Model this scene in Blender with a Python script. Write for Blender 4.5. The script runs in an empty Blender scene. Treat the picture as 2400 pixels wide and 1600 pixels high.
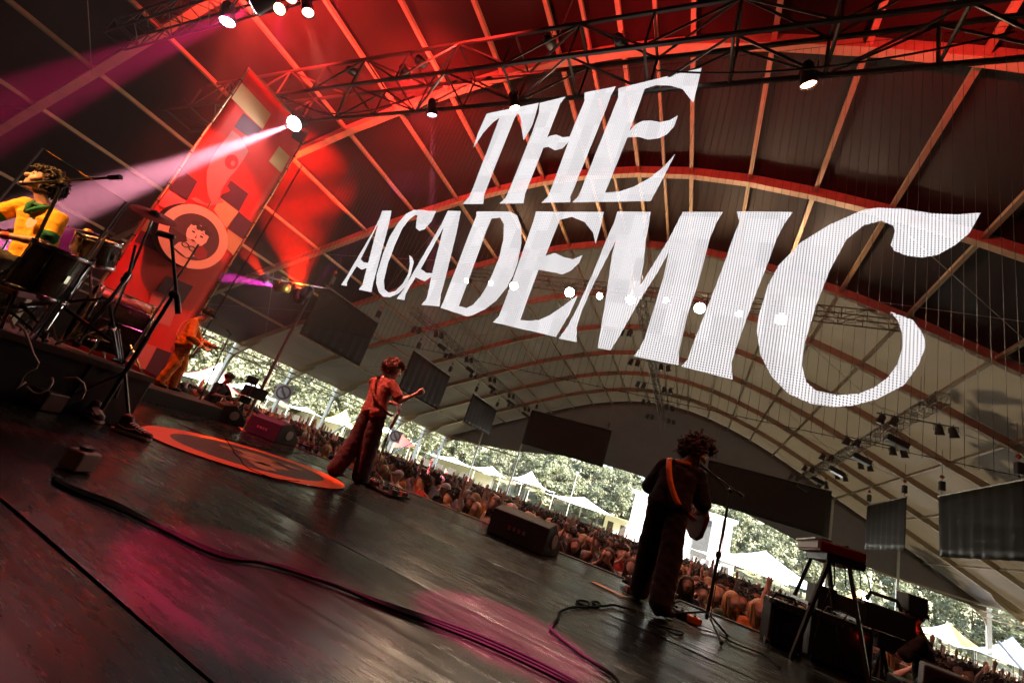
import bpy, bmesh, math, random
import numpy as np
from mathutils import Vector, Matrix
random.seed(7); np.random.seed(7)
sc = bpy.context.scene
COL = sc.collection
R_ = math.radians

# ------------------------------------------------------------------ camera
CAM_H = 0.65
F_PX, YAW, PIT, ROL = 1011.27, -0.4718, 0.3036, 0.3321      # focal length in pixels of a 2400 wide frame
def cam_axes():
    cy, sy, cp, sp = math.cos(YAW), math.sin(YAW), math.cos(PIT), math.sin(PIT)
    f = Vector((sy*cp, cy*cp, sp)); r = Vector((cy, -sy, 0)); u = r.cross(f)
    c, s = math.cos(ROL), math.sin(ROL)
    return c*r + s*u, -s*r + c*u, f
CR, CU, CF = cam_axes()
CP = Vector((0, 0, CAM_H))
cd = bpy.data.cameras.new('camera'); cam = bpy.data.objects.new('camera', cd); COL.objects.link(cam)
cd.sensor_width = 36; cd.lens = F_PX/2400*36; cd.clip_start = 0.05; cd.clip_end = 3000
cam.matrix_world = Matrix(((CR.x, CU.x, -CF.x, 0), (CR.y, CU.y, -CF.y, 0), (CR.z, CU.z, -CF.z, CAM_H), (0, 0, 0, 1)))
sc.camera = cam
def ray(x, y): return CF + CR*((x-1200)/F_PX) - CU*((y-800)/F_PX)
def at_y(x, y, Y): d = ray(x, y); return CP + d*(Y/d.y)
def at_x(x, y, X): d = ray(x, y); return CP + d*(X/d.x)
def at_z(x, y, z): d = ray(x, y); return CP + d*((z-CAM_H)/d.z)
def at_d(x, y, d): return CP + ray(x, y)*d

# ------------------------------------------------------------------ world, sun, exposure
SUN_EL, SUN_AZ = R_(40), R_(112)        # azimuth clockwise from +Y: the sun stands to the right and behind
w = bpy.data.worlds.new('World'); sc.world = w; w.use_nodes = True
wn = w.node_tree.nodes; wl = w.node_tree.links
sky = wn.new('ShaderNodeTexSky'); sky.sky_type = 'NISHITA'; sky.sun_disc = False
sky.sun_elevation = SUN_EL; sky.sun_rotation = SUN_AZ; sky.air_density = 1.2; sky.dust_density = 2.5
wn['Background'].inputs[1].default_value = 0.13
wl.new(sky.outputs[0], wn['Background'].inputs[0])
sd = bpy.data.lights.new('sun', 'SUN'); sun = bpy.data.objects.new('sun', sd); COL.objects.link(sun)
sd.energy = 5.0; sd.angle = R_(0.53); sd.color = (1, .95, .86)
sv = Vector((math.sin(SUN_AZ)*math.cos(SUN_EL), math.cos(SUN_AZ)*math.cos(SUN_EL), math.sin(SUN_EL)))
sun.rotation_euler = sv.to_track_quat('Z', 'Y').to_euler(); sun.location = (60, -30, 60)
sc.view_settings.view_transform = 'Standard'; sc.view_settings.look = 'None'
sc.view_settings.gamma = 1; sc.view_settings.use_curve_mapping = False
sc.view_settings.exposure = 3.1
cy = sc.cycles
cy.use_denoising = True; cy.max_bounces = 6; cy.diffuse_bounces = 3; cy.glossy_bounces = 2
cy.transmission_bounces = 4; cy.transparent_max_bounces = 24; cy.volume_bounces = 0
cy.sample_clamp_indirect = 4; cy.sample_clamp_direct = 0; cy.caustics_reflective = False; cy.caustics_refractive = False
cy.use_light_tree = True

# ------------------------------------------------------------------ helpers
MATS = {}
def mat(name, col, rough=.6, metal=0., noise=0., nscale=6., bump=0., bscale=30., spec=.5, stretch=(1,1,1), coat=0., emit=None, estr=0., alpha=None, sheen=0., rvar=0.):
    if name in MATS: return MATS[name]
    m = bpy.data.materials.new(name); m.use_nodes = True; MATS[name] = m
    n, l = m.node_tree.nodes, m.node_tree.links; b = n['Principled BSDF']
    b.inputs['Base Color'].default_value = (*col, 1); b.inputs['Roughness'].default_value = rough
    b.inputs['Metallic'].default_value = metal; b.inputs['Specular IOR Level'].default_value = spec
    b.inputs['Coat Weight'].default_value = coat
    if sheen: b.inputs['Sheen Weight'].default_value = sheen
    if noise or bump or rvar:
        tc = n.new('ShaderNodeTexCoord'); mp = n.new('ShaderNodeMapping'); mp.inputs['Scale'].default_value = stretch
        l.new(tc.outputs['Object'], mp.inputs[0])
    if noise or rvar:
        t = n.new('ShaderNodeTexNoise'); t.inputs['Scale'].default_value = nscale; t.inputs['Detail'].default_value = 6; t.inputs['Roughness'].default_value = .65
        l.new(mp.outputs[0], t.inputs['Vector'])
    if noise:
        cr = n.new('ShaderNodeValToRGB')
        cr.color_ramp.elements[0].position = .3; cr.color_ramp.elements[1].position = .72
        cr.color_ramp.elements[0].color = (*[max(0, c*(1-noise)) for c in col], 1)
        cr.color_ramp.elements[1].color = (*[min(1, c*(1+noise)) for c in col], 1)
        l.new(t.outputs[0], cr.inputs[0]); l.new(cr.outputs[0], b.inputs['Base Color'])
    if rvar:
        mr = n.new('ShaderNodeMapRange'); mr.inputs[3].default_value = max(.02, rough-rvar); mr.inputs[4].default_value = min(1, rough+rvar)
        mr.inputs[1].default_value = .3; mr.inputs[2].default_value = .7
        l.new(t.outputs[0], mr.inputs[0]); l.new(mr.outputs[0], b.inputs['Roughness'])
    if bump:
        t2 = n.new('ShaderNodeTexNoise'); t2.inputs['Scale'].default_value = bscale; t2.inputs['Detail'].default_value = 5
        l.new(mp.outputs[0], t2.inputs['Vector'])
        bp = n.new('ShaderNodeBump'); bp.inputs['Strength'].default_value = bump; bp.inputs['Distance'].default_value = .03
        l.new(t2.outputs[0], bp.inputs['Height']); l.new(bp.outputs[0], b.inputs['Normal'])
    if emit:
        b.inputs['Emission Color'].default_value = (*emit, 1); b.inputs['Emission Strength'].default_value = estr
    return m

class MB:
    """collects shapes; build() links them as ONE mesh object"""
    def __init__(s): s.v = []; s.f = []; s.m = []; s.smooth = False
    def add(s, vs, fs, mi=0):
        o = len(s.v); s.v += [tuple(p) for p in vs]; s.f += [tuple(i+o for i in f) for f in fs]; s.m += [mi]*len(fs); return s
    def box(s, c, size, rot=None, mi=0):
        hx, hy, hz = size[0]/2, size[1]/2, size[2]/2
        M = Matrix.Rotation(rot, 3, 'Z') if isinstance(rot, (int, float)) else (rot or Matrix.Identity(3))
        c = Vector(c)
        vs = [c + M @ Vector((x*hx, y*hy, z*hz)) for x in (-1, 1) for y in (-1, 1) for z in (-1, 1)]
        return s.add(vs, [(0,1,3,2), (4,6,7,5), (0,4,5,1), (2,3,7,6), (0,2,6,4), (1,5,7,3)], mi)
    def bar(s, p0, p1, w, h=None, up=(0, 0, 1), mi=0):
        h = h or w; p0 = Vector(p0); p1 = Vector(p1); d = (p1-p0); L = d.length; d.normalize()
        up = Vector(up)
        if abs(d.dot(up)) > .98: up = Vector((0, 1, 0)) if abs(d.y) < .9 else Vector((1, 0, 0))
        x = d.cross(up).normalized(); z = x.cross(d)
        M = Matrix((x, d, z)).transposed()
        return s.box((p0+p1)/2, (w, L, h), M, mi)
    def tube(s, pts, r, n=8, mi=0, caps=True):
        pts = [Vector(p) for p in pts]; k = len(pts); rr = r if isinstance(r, (list, tuple)) else [r]*k
        vs = []; fs = []; prev = None
        for i, p in enumerate(pts):
            t = (pts[min(i+1, k-1)] - pts[max(i-1, 0)])
            if t.length < 1e-9: t = Vector((0, 0, 1))
            t.normalize()
            if prev is None:
                a = Vector((0, 0, 1)) if abs(t.z) < .9 else Vector((1, 0, 0)); x = t.cross(a).normalized()
            else:
                x = (prev - t*prev.dot(t)); x = x.normalized() if x.length > 1e-6 else t.orthogonal().normalized()
            prev = x; y = t.cross(x)
            for j in range(n):
                a = 2*math.pi*j/n; vs.append(p + (x*math.cos(a) + y*math.sin(a))*rr[i])
        for i in range(k-1):
            for j in range(n): fs.append((i*n+j, i*n+(j+1) % n, (i+1)*n+(j+1) % n, (i+1)*n+j))
        if caps: fs += [tuple(range(n-1, -1, -1)), tuple(range((k-1)*n, k*n))]
        return s.add(vs, fs, mi)
    def lathe(s, prof, c=(0, 0, 0), M=None, n=24, mi=0, caps=True):
        """prof: list of (radius, z) turned about the local z axis"""
        c = Vector(c); M = M or Matrix.Identity(3); vs = []; fs = []; k = len(prof)
        for r, z in prof:
            for j in range(n):
                a = 2*math.pi*j/n; vs.append(c + M @ Vector((r*math.cos(a), r*math.sin(a), z)))
        for i in range(k-1):
            for j in range(n): fs.append((i*n+j, i*n+(j+1) % n, (i+1)*n+(j+1) % n, (i+1)*n+j))
        if caps: fs += [tuple(range(n-1, -1, -1)), tuple(range((k-1)*n, k*n))]
        return s.add(vs, fs, mi)
    def ball(s, c, r, n=10, mi=0, sc_=(1, 1, 1)):
        prof = [(max(1e-4, math.sin(math.pi*i/n))*r, -math.cos(math.pi*i/n)*r) for i in range(n+1)]
        M = Matrix.Diagonal(sc_).to_3x3(); return s.lathe(prof, c, M, n+2, mi)
    def prism(s, poly, M, depth, mi=0):
        """poly in local xy, extruded along local z by depth; M 4x4"""
        n = len(poly); vs = [M @ Vector((x, y, 0)) for x, y in poly] + [M @ Vector((x, y, depth)) for x, y in poly]
        fs = [tuple(range(n-1, -1, -1)), tuple(range(n, 2*n))] + [(i, (i+1) % n, n+(i+1) % n, n+i) for i in range(n)]
        return s.add(vs, fs, mi)
    def mesh(s, name, mats, smooth=False):
        me = bpy.data.meshes.new(name); me.from_pydata(s.v, [], s.f)
        for m in (mats if isinstance(mats, (list, tuple)) else [mats]): me.materials.append(m)
        if len(set(s.m)) > 1: me.polygons.foreach_set('material_index', s.m)
        if smooth: me.polygons.foreach_set('use_smooth', [True]*len(s.f))
        me.update(); return me
    def build(s, name, mats, parent=None, smooth=False, loc=None):
        return link(name, s.mesh(name, mats, smooth), parent, loc)
def link(name, me, parent=None, loc=None):
    o = bpy.data.objects.new(name, me); COL.objects.link(o)
    if parent is not None: o.parent = parent
    if loc is not None: o.location = loc
    if me is not None and any(p.use_smooth for p in me.polygons[:1]):
        pass
    return o
def tag(o, label=None, cat=None, group=None, kind=None):
    if label: o['label'] = label
    if cat: o['category'] = cat
    if group: o['group'] = group
    if kind: o['kind'] = kind
    return o
def thing(name, label, cat, loc=(0, 0, 0), rz=0., group=None):
    o = bpy.data.objects.new(name, None); COL.objects.link(o); o.location = loc; o.rotation_euler = (0, 0, rz); o.empty_display_size = .2
    return tag(o, label, cat, group)
def bevel(o, w=.01, seg=2):
    m = o.modifiers.new('bevel', 'BEVEL'); m.width = w; m.segments = seg; m.limit_method = 'ANGLE'; m.angle_limit = R_(40); return o
def autosmooth(o, ang=40):
    me = o.data
    me.polygons.foreach_set('use_smooth', [True]*len(me.polygons))
    bm = bmesh.new(); bm.from_mesh(me)
    for e in bm.edges: e.smooth = not (len(e.link_faces) == 2 and e.calc_face_angle(0) > R_(ang))
    bm.to_mesh(me); bm.free(); return o
def copy_tree(o, parent=None):
    c = o.copy(); COL.objects.link(c); c.parent = parent
    for ch in o.children: copy_tree(ch, c)
    return c
def sag(p0, p1, drop, n=10):
    p0 = Vector(p0); p1 = Vector(p1)
    return [p0.lerp(p1, i/n) + Vector((0, 0, -drop*4*(i/n)*(1-i/n))) for i in range(n+1)]
def wpart(mb, name, mats, parent, smooth=False):
    """a part whose shape is given in world coordinates"""
    o = mb.build(name, mats, parent, smooth)
    o.matrix_parent_inverse = (Matrix.Translation(parent.location) @ parent.rotation_euler.to_matrix().to_4x4()).inverted()
    return o
def wtop(mb, name, mats, label, cat, group=None, smooth=False):
    """a one-mesh thing given in world coordinates, its origin put at its base"""
    v = np.array(mb.v); c = Vector(((v[:,0].min()+v[:,0].max())/2, (v[:,1].min()+v[:,1].max())/2, v[:,2].min()))
    mb.v = [tuple(Vector(p)-c) for p in mb.v]
    o = mb.build(name, mats, None, smooth, c); return tag(o, label, cat, group)

# ------------------------------------------------------------------ ground and stage deck
def ground_z(y): return -1.5 - 0.022*max(0., min(60., y-8))
M_GRASS = mat('trodden_grass', (.16, .15, .075), .95, noise=.5, nscale=.8, bump=.4, bscale=8)
g = MB(); xs = [-400, -120, -60, -30, -10, 10, 30, 60, 120, 400]; ys = [-200, -40, -6, 8, 20, 34, 50, 68, 90, 130, 220, 420]
for y in ys:
    for x in xs: g.v.append((x, y, ground_z(y)))
for j in range(len(ys)-1):
    for i in range(len(xs)-1):
        a = j*len(xs)+i; g.f.append((a, a+1, a+len(xs)+1, a+len(xs))); g.m.append(0)
tag(g.build('ground', M_GRASS), kind='structure')

M_DECK_EDGE = mat('deck_edge', (.05, .04, .035), .5, noise=.3)
d = MB().box((-3, 0.75, -.78), (24, 11.5, 1.52)); 
deck = tag(d.build('stage_deck', mat('deck_black', (.02, .018, .017), .7)), kind='structure')
# dance-floor vinyl: strips laid side by side along the stage front, each its own sheet with a lifted seam
def vinyl_mat():
    m = bpy.data.materials.new('stage_vinyl'); m.use_nodes = True; n, l = m.node_tree.nodes, m.node_tree.links; b = n['Principled BSDF']
    tc = n.new('ShaderNodeTexCoord')
    mp = n.new('ShaderNodeMapping'); mp.inputs['Scale'].default_value = (1.2, 9, 1); l.new(tc.outputs['Object'], mp.inputs[0])
    t = n.new('ShaderNodeTexNoise'); t.inputs['Scale'].default_value = 3; t.inputs['Detail'].default_value = 8; t.inputs['Roughness'].default_value = .7; l.new(mp.outputs[0], t.inputs['Vector'])
    t3 = n.new('ShaderNodeTexNoise'); t3.inputs['Scale'].default_value = .8; t3.inputs['Detail'].default_value = 5; l.new(tc.outputs['Object'], t3.inputs['Vector'])
    cr = n.new('ShaderNodeValToRGB'); cr.color_ramp.elements[0].position = .38; cr.color_ramp.elements[1].position = .7
    cr.color_ramp.elements[0].color = (.003, .0026, .0024, 1); cr.color_ramp.elements[1].color = (.012, .010, .009, 1)
    l.new(t.outputs[0], cr.inputs[0]); l.new(cr.outputs[0], b.inputs['Base Color'])
    mr = n.new('ShaderNodeMapRange'); mr.inputs[1].default_value = .3; mr.inputs[2].default_value = .7; mr.inputs[3].default_value = .15; mr.inputs[4].default_value = .36
    ad = n.new('ShaderNodeMath'); ad.operation = 'ADD'; l.new(t.outputs[0], ad.inputs[0]); l.new(t3.outputs[0], ad.inputs[1])
    hf = n.new('ShaderNodeMath'); hf.operation = 'MULTIPLY'; hf.inputs[1].default_value = .5; l.new(ad.outputs[0], hf.inputs[0])
    l.new(hf.outputs[0], mr.inputs[0]); l.new(mr.outputs[0], b.inputs['Roughness'])
    mp2 = n.new('ShaderNodeMapping'); mp2.inputs['Scale'].default_value = (.35, 2.6, 1); mp2.inputs['Rotation'].default_value = (0, 0, .25); l.new(tc.outputs['Object'], mp2.inputs[0])
    w_ = n.new('ShaderNodeTexNoise'); w_.inputs['Scale'].default_value = 2.2; w_.inputs['Detail'].default_value = 2; l.new(mp2.outputs[0], w_.inputs['Vector'])
    ad2 = n.new('ShaderNodeMath'); ad2.operation = 'MULTIPLY_ADD'; ad2.inputs[1].default_value = .12; l.new(t.outputs[0], ad2.inputs[0]); l.new(w_.outputs[0], ad2.inputs[2])
    bp = n.new('ShaderNodeBump'); bp.inputs['Strength'].default_value = .28; bp.inputs['Distance'].default_value = .03
    l.new(ad2.outputs[0], bp.inputs['Height']); l.new(bp.outputs[0], b.inputs['Normal'])
    b.inputs['Specular IOR Level'].default_value = .36
    return m
M_VINYL = vinyl_mat()
M_SEAM = mat('seam_tape', (.014, .012, .011), .4)
yb = [-5, -3.4, -1.8, -.4, .95, 2.35, 3.75, 5.15, 6.42]
for i in range(len(yb)-1):
    y0, y1 = yb[i]+.006, yb[i+1]-.006; N = 60; s = MB()
    rnd = random.Random(i)
    ph = [rnd.uniform(0, 6) for _ in range(4)]
    for k in range(N+1):
        x = -14.9 + 23.8*k/N
        lift = .004 + .010*max(0, math.sin(x*1.7+ph[0])*math.sin(x*.6+ph[1]))
        for fy, z in ((0, lift), (.03, .009), (.5, .006), (.97, .009), (1, .004 + .010*max(0, math.sin(x*1.3+ph[2])*math.sin(x*.5+ph[3])))):
            s.v.append((x, y0+(y1-y0)*fy, z))
    for k in range(N):
        for q in range(4): a = k*5+q; s.f.append((a, a+5, a+6, a+1)); s.m.append(0)
    wpart(s, 'vinyl_strip', M_VINYL, deck, True)
s = MB().box((-3, 6.455, -.005), (24, .09, .05)); wpart(s, 'front_lip', mat('lip_metal', (.12, .085, .07), .35, metal=.6, noise=.3), deck)
s = MB().box((-3, 6.508, -.7), (24, .012, 1.3)); wpart(s, 'front_skirt', mat('skirt_black', (.015, .013, .013), .9), deck)

# ------------------------------------------------------------------ the big tent
TCX = -4.1
PROF = [(0, 13.4), (2, 13.3), (4, 12.95), (6, 12.4), (8, 11.72), (10.1, 10.85), (12.6, 9.65), (15.2, 8.33), (17.8, 7.05), (21.5, 5.15), (25.3, 3.1)]
def prof(o):
    o = abs(o)
    for (a, za), (b, zb) in zip(PROF, PROF[1:]):
        if o <= b: return za + (zb-za)*(o-a)/(b-a)
    return PROF[-1][1]
def aY(n): return 18.73 + 5*n
M_BEAM = mat('beam_aluminium', (.33, .26, .17), .5, metal=.25, noise=.18, nscale=3)
M_PURL = mat('purlin_aluminium', (.40, .31, .19), .45, metal=.25, noise=.15, nscale=3)
M_COLM = mat('column_aluminium', (.55, .54, .51), .4, metal=.4, noise=.1)
def fabric(name, col, trans, tcol, wr=.3):
    m = bpy.data.materials.new(name); m.use_nodes = True; n, l = m.node_tree.nodes, m.node_tree.links
    b = n['Principled BSDF']; b.inputs['Base Color'].default_value = (*col, 1); b.inputs['Roughness'].default_value = .5; b.inputs['Specular IOR Level'].default_value = .2
    tc = n.new('ShaderNodeTexCoord'); mp = n.new('ShaderNodeMapping'); mp.inputs['Scale'].default_value = (1, .25, 1); l.new(tc.outputs['Object'], mp.inputs[0])
    t = n.new('ShaderNodeTexNoise'); t.inputs['Scale'].default_value = 1.1; t.inputs['Detail'].default_value = 5; l.new(mp.outputs[0], t.inputs['Vector'])
    cr = n.new('ShaderNodeValToRGB'); cr.color_ramp.elements[0].position = .3; cr.color_ramp.elements[1].position = .7
    cr.color_ramp.elements[0].color = (*[c*.8 for c in col], 1); cr.color_ramp.elements[1].color = (*[min(1, c*1.15) for c in col], 1)
    l.new(t.outputs[0], cr.inputs[0]); l.new(cr.outputs[0], b.inputs['Base Color'])
    bp = n.new('ShaderNodeBump'); bp.inputs['Strength'].default_value = wr; bp.inputs['Distance'].default_value = .15; l.new(t.outputs[0], bp.inputs['Height']); l.new(bp.outputs[0], b.inputs['Normal'])
    if trans > 0:
        tr = n.new('ShaderNodeBsdfTranslucent'); tr.inputs[0].default_value = (*tcol, 1); l.new(bp.outputs[0], tr.inputs[1])
        mx = n.new('ShaderNodeMixShader'); mx.inputs[0].default_value = trans
        l.new(b.outputs[0], mx.inputs[1]); l.new(tr.outputs[0], mx.inputs[2]); l.new(mx.outputs[0], n['Material Output'].inputs[0])
    return m
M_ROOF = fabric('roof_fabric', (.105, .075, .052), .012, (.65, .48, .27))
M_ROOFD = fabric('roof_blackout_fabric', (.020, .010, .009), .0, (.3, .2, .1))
M_WALL = fabric('gable_drape_fabric', (.075, .055, .047), .02, (.4, .3, .2), .5)
tent = thing('festival_tent', 'huge arched clear span tent with pale ribs over stage and crowd', 'tent', (TCX, 20, -1.6))
offs = sorted({-o for o, z in PROF} | {o for o, z in PROF})
fine = sorted(set([round(-25.3 + 50.6*i/64, 3) for i in range(65)]) | set(offs))
NMIN, NMAX = -5, 6
def sweep(Y, w, zlo, zhi, lst):
    s = MB()
    for o in lst:
        z = prof(o)
        for dy, dz in ((-w/2, zlo), (w/2, zlo), (w/2, zhi), (-w/2, zhi)): s.v.append((TCX+o, Y+dy, z+dz))
    k = len(lst)
    for i in range(k-1):
        for q in range(4): a, b_ = i*4+q, i*4+(q+1) % 4; s.f.append((a, a+4, b_+4, b_)); s.m.append(0)
    s.f += [(0, 1, 2, 3), tuple(range(4*k-1, 4*k-5, -1))]; s.m += [0, 0]; return s
for n in range(NMIN, NMAX+1):
    Y = aY(n)
    a = wpart(sweep(Y, .16, .0, .36, fine), 'arch', M_BEAM, tent)
    s = sweep(Y, .24, -.035, .0, fine); 
    fl = s.build('arch_flange', M_PURL, a)
    fl.matrix_parent_inverse = Matrix.Identity(4)
    for sd_ in (-1, 1):
        x = TCX + sd_*25.3
        if n < -1 and sd_ < 0: pass
        gz = ground_z(Y)
        c = wpart(MB().box((x+sd_*.1, Y, (gz-.3+3.45)/2), (.28, .18, 3.45-gz+.3)), 'column', M_COLM, tent)
        # haunch bracket under the knee
        s = MB(); M = Matrix.Translation((x, Y-.07, 0)) @ Matrix.Rotation(R_(90), 4, 'X')
        s.prism([(0, 2.1), (sd_*.02, 3.1), (-sd_*2.0, prof(23.3)), (-sd_*1.75, prof(23.5)-.32), (-sd_*.25, 2.75)], M, -.14)
        wpart(s, 'haunch', M_BEAM, tent)
        if n < NMAX:
            for q, zz in enumerate((3.22, 2.98, 2.72)):
                wpart(MB().bar((x-sd_*(.12+.30*(2-q)), Y+.09, zz+.13*(2-q)), (x-sd_*(.12+.30*(2-q)), aY(n+1)-.09, zz+.13*(2-q)), .17, .08), 'eave_beam', M_BEAM, tent)
    if n < NMAX:
        for o in offs[1:-1]:
            z = prof(o)+.16
            wpart(MB().box((TCX+o, Y+2.5, z), (.13, 4.84, .12)), 'purlin', M_PURL, tent)
        for o in (-1, 1):
            wpart(MB().box((TCX+o, Y+2.5, prof(o)+.16), (.10, 4.84, .10)), 'purlin', M_PURL, tent)
        s = MB(); K = 8; lst = fine; kk = len(lst)
        for j in range(K+1):
            t = j/K
            for o in lst:
                near = min(abs(o-p) for p in offs)
                sg = .07*math.sin(math.pi*t)*min(1, near/.9)
                s.v.append((TCX+o, Y+5*t, prof(o)+.40-sg))
        for j in range(K):
            for i in range(kk-1): a_ = j*kk+i; s.f.append((a_, a_+1, a_+kk+1, a_+kk)); s.m.append(0)
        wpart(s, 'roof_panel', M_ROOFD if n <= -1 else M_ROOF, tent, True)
# diagonal bracing cables in the roof
M_CABLE = mat('steel_cable', (.25, .22, .18), .4, metal=.7)
for n in (-4, -1, 1, 3, 5):
    for o0, o1 in ((-17.8, -23), (-8, -15.2), (8, 15.2), (17.8, 23)):
        wpart(MB().tube([(TCX+o0, aY(n), prof(o0)-.05), (TCX+o1, aY(n+1), prof(o1)-.05)], .012, 5), 'bracing_cable', M_CABLE, tent)
        wpart(MB().tube([(TCX+o0, aY(n+1), prof(o0)-.05), (TCX+o1, aY(n), prof(o1)-.05)], .012, 5), 'bracing_cable', M_CABLE, tent)
# gable end drape with the raised opening, tubes and posts
GY = aY(6)-.13
def gz_bot(x):
    pts = [(-29.6, 3.3), (-19.4, 4.35), (-10.65, 6.05), (-10.6, 5.75), (.8, 5.55), (.85, 5.9), (2.2, 5.55), (8.8, 4.05), (12, 3.8), (21.3, 3.2)]
    for (a, za), (b_, zb) in zip(pts, pts[1:]):
        if x <= b_: return za+(zb-za)*(x-a)/(b_-a)
    return pts[-1][1]
s = MB(); gx = sorted(set([round(-29.3+50.4*i/120, 3) for i in range(121)] + [-10.66, -10.59, .8, .86])); K = 10
for x in gx:
    zb, zt = gz_bot(x), prof(x-TCX)+.37
    zb = min(zb, zt-.02)
    for j in range(K+1):
        t = j/K; s.v.append((x, GY + .05*math.sin(x*2.1)*(1-t) + .03*math.sin(x*5.3+t*2)*(1-t), zb+(zt-zb)*t))
for i in range(len(gx)-1):
    for j in range(K): a_ = i*(K+1)+j; s.f.append((a_, a_+K+1, a_+K+2, a_+1)); s.m.append(0)
wpart(s, 'gable_drape', M_WALL, tent, True)
for x, ztop in ((-24.4, prof(-20.3)), (-19.05, prof(-14.9)), (11.05, prof(15.1)), (15.75, prof(19.8))):
    wpart(MB().box((x, aY(6)-.28, (ztop+ground_z(48))/2), (.16, .16, ztop-ground_z(48))), 'gable_post', M_COLM, tent)
for x0, x1, z in ((-29.3, -19.2, 3.75), (10.9, 21.1, 3.55)):
    wpart(MB().bar((x0, aY(6)-.30, z), (x1, aY(6)-.30, z), .08, .14), 'gable_rail', M_BEAM, tent)
for x in (-4.9, -4.1):
    wpart(MB().bar((x, aY(6)-.3, 13.3), (x, aY(6)-.3, 11.0), .09), 'gable_hanger', M_BEAM, tent)
# side walls and rear cloth, added to keep daylight off the stage
M_BLACK = fabric('black_drape_fabric', (.014, .012, .012), 0, (0, 0, 0), .5)
for sd_, x in ((-1, TCX-25.45), (1, TCX+25.45)):
    s = MB(); ylist = [aY(-5)+i*.5 for i in range(int((aY(-1 if sd_ < 0 else 0)-aY(-5))/.5)+1)]
    for y in ylist:
        for z in (-1.6, 0, 1.6, 3.62): s.v.append((x-sd_*.12+.06*math.sin(y*3.1), y, z))
    for i in range(len(ylist)-1):
        for j in range(3): a_ = i*4+j; s.f.append((a_, a_+4, a_+5, a_+1)); s.m.append(0)
    wpart(s, 'added_side_wall', M_ROOFD, tent, True)
s = MB()
for i in range(201):
    x = TCX-25.3+50.6*i/200
    for z in (-1.55, prof(x-TCX)+.3): s.v.append((x, -5.9+.12*math.sin(x*6), z))
for i in range(200): s.f.append((2*i, 2*i+2, 2*i+3, 2*i+1)); s.m.append(0)
tag(wtop(s, 'rear_light_block', M_BLACK, 'black pleated cloth added to block light behind the stage', 'backdrop', smooth=True))
# ------------------------------------------------------------------ trees
def leaf_mat(name, col, tcol):
    m = bpy.data.materials.new(name); m.use_nodes = True; n, l = m.node_tree.nodes, m.node_tree.links
    b = n['Principled BSDF']; b.inputs['Roughness'].default_value = .55
    oi = n.new('ShaderNodeObjectInfo'); tc = n.new('ShaderNodeTexCoord'); t = n.new('ShaderNodeTexNoise'); t.inputs['Scale'].default_value = .9; t.inputs['Detail'].default_value = 4
    l.new(tc.outputs['Object'], t.inputs['Vector'])
    ad = n.new('ShaderNodeMath'); ad.operation = 'MULTIPLY_ADD'; ad.inputs[1].default_value = .35; l.new(oi.outputs['Random'], ad.inputs[0]); l.new(t.outputs[0], ad.inputs[2])
    cr = n.new('ShaderNodeValToRGB'); cr.color_ramp.elements[0].position = .35; cr.color_ramp.elements[1].position = .95
    cr.color_ramp.elements[0].color = (*[c*.7 for c in col], 1); cr.color_ramp.elements[1].color = (*[c*1.35 for c in col], 1)
    l.new(ad.outputs[0], cr.inputs[0]); l.new(cr.outputs[0], b.inputs['Base Color'])
    tr = n.new('ShaderNodeBsdfTranslucent'); tr.inputs[0].default_value = (*tcol, 1)
    mx = n.new('ShaderNodeMixShader'); mx.inputs[0].default_value = .3
    l.new(b.outputs[0], mx.inputs[1]); l.new(tr.outputs[0], mx.inputs[2]); l.new(mx.outputs[0], n['Material Output'].inputs[0])
    return m
M_LEAF = leaf_mat('foliage', (.13, .14, .085), (.2, .22, .11))
M_BARK = mat('bark', (.10, .08, .06), .9, noise=.4, nscale=8, bump=.5)
def crown_mesh(seed, h, rad, nclump, per, ls):
    rg = np.random.RandomState(seed); vs = []; 
    cen = []
    while len(cen) < nclump:
        p = rg.uniform(-1, 1, 3); r = np.linalg.norm(p)
        if r > 1 or r < .35: continue
        p = p*np.array([rad*(1-.15*p[2]), rad*(1-.15*p[2]), h*.42])*rg.uniform(.85, 1.12); p[2] += h*.60; cen.append(p)
    cen = np.array(cen)
    for c in cen:
        cr = rg.uniform(.55, 1.05)*rad*.33
        q = rg.normal(size=(per, 3)); q /= np.linalg.norm(q, axis=1)[:, None]
        p = c + q*cr*rg.uniform(.55, 1.05, (per, 1))*np.array([1, 1, .75])
        nrm = q + rg.normal(size=(per, 3))*.6 + np.array([0, 0, .5]); nrm /= np.linalg.norm(nrm, axis=1)[:, None]
        a = np.cross(nrm, rg.normal(size=(per, 3))); a /= np.linalg.norm(a, axis=1)[:, None]; b = np.cross(nrm, a)
        s = (ls*rg.uniform(.6, 1.3, (per, 1)))
        vs.append(np.stack([p-a*s, p+b*s*.6, p+a*s, p-b*s*.6], 1).reshape(-1, 3))
    v = np.concatenate(vs); nf = len(v)//4
    me = bpy.data.meshes.new('crown'); me.vertices.add(len(v)); me.vertices.foreach_set('co', v.ravel())
    me.loops.add(nf*4); me.loops.foreach_set('vertex_index', np.arange(nf*4, dtype=np.int32))
    me.polygons.add(nf); me.polygons.foreach_set('loop_start', np.arange(0, nf*4, 4, dtype=np.int32))
    me.update(calc_edges=True); me.materials.append(M_LEAF); return me
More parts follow.
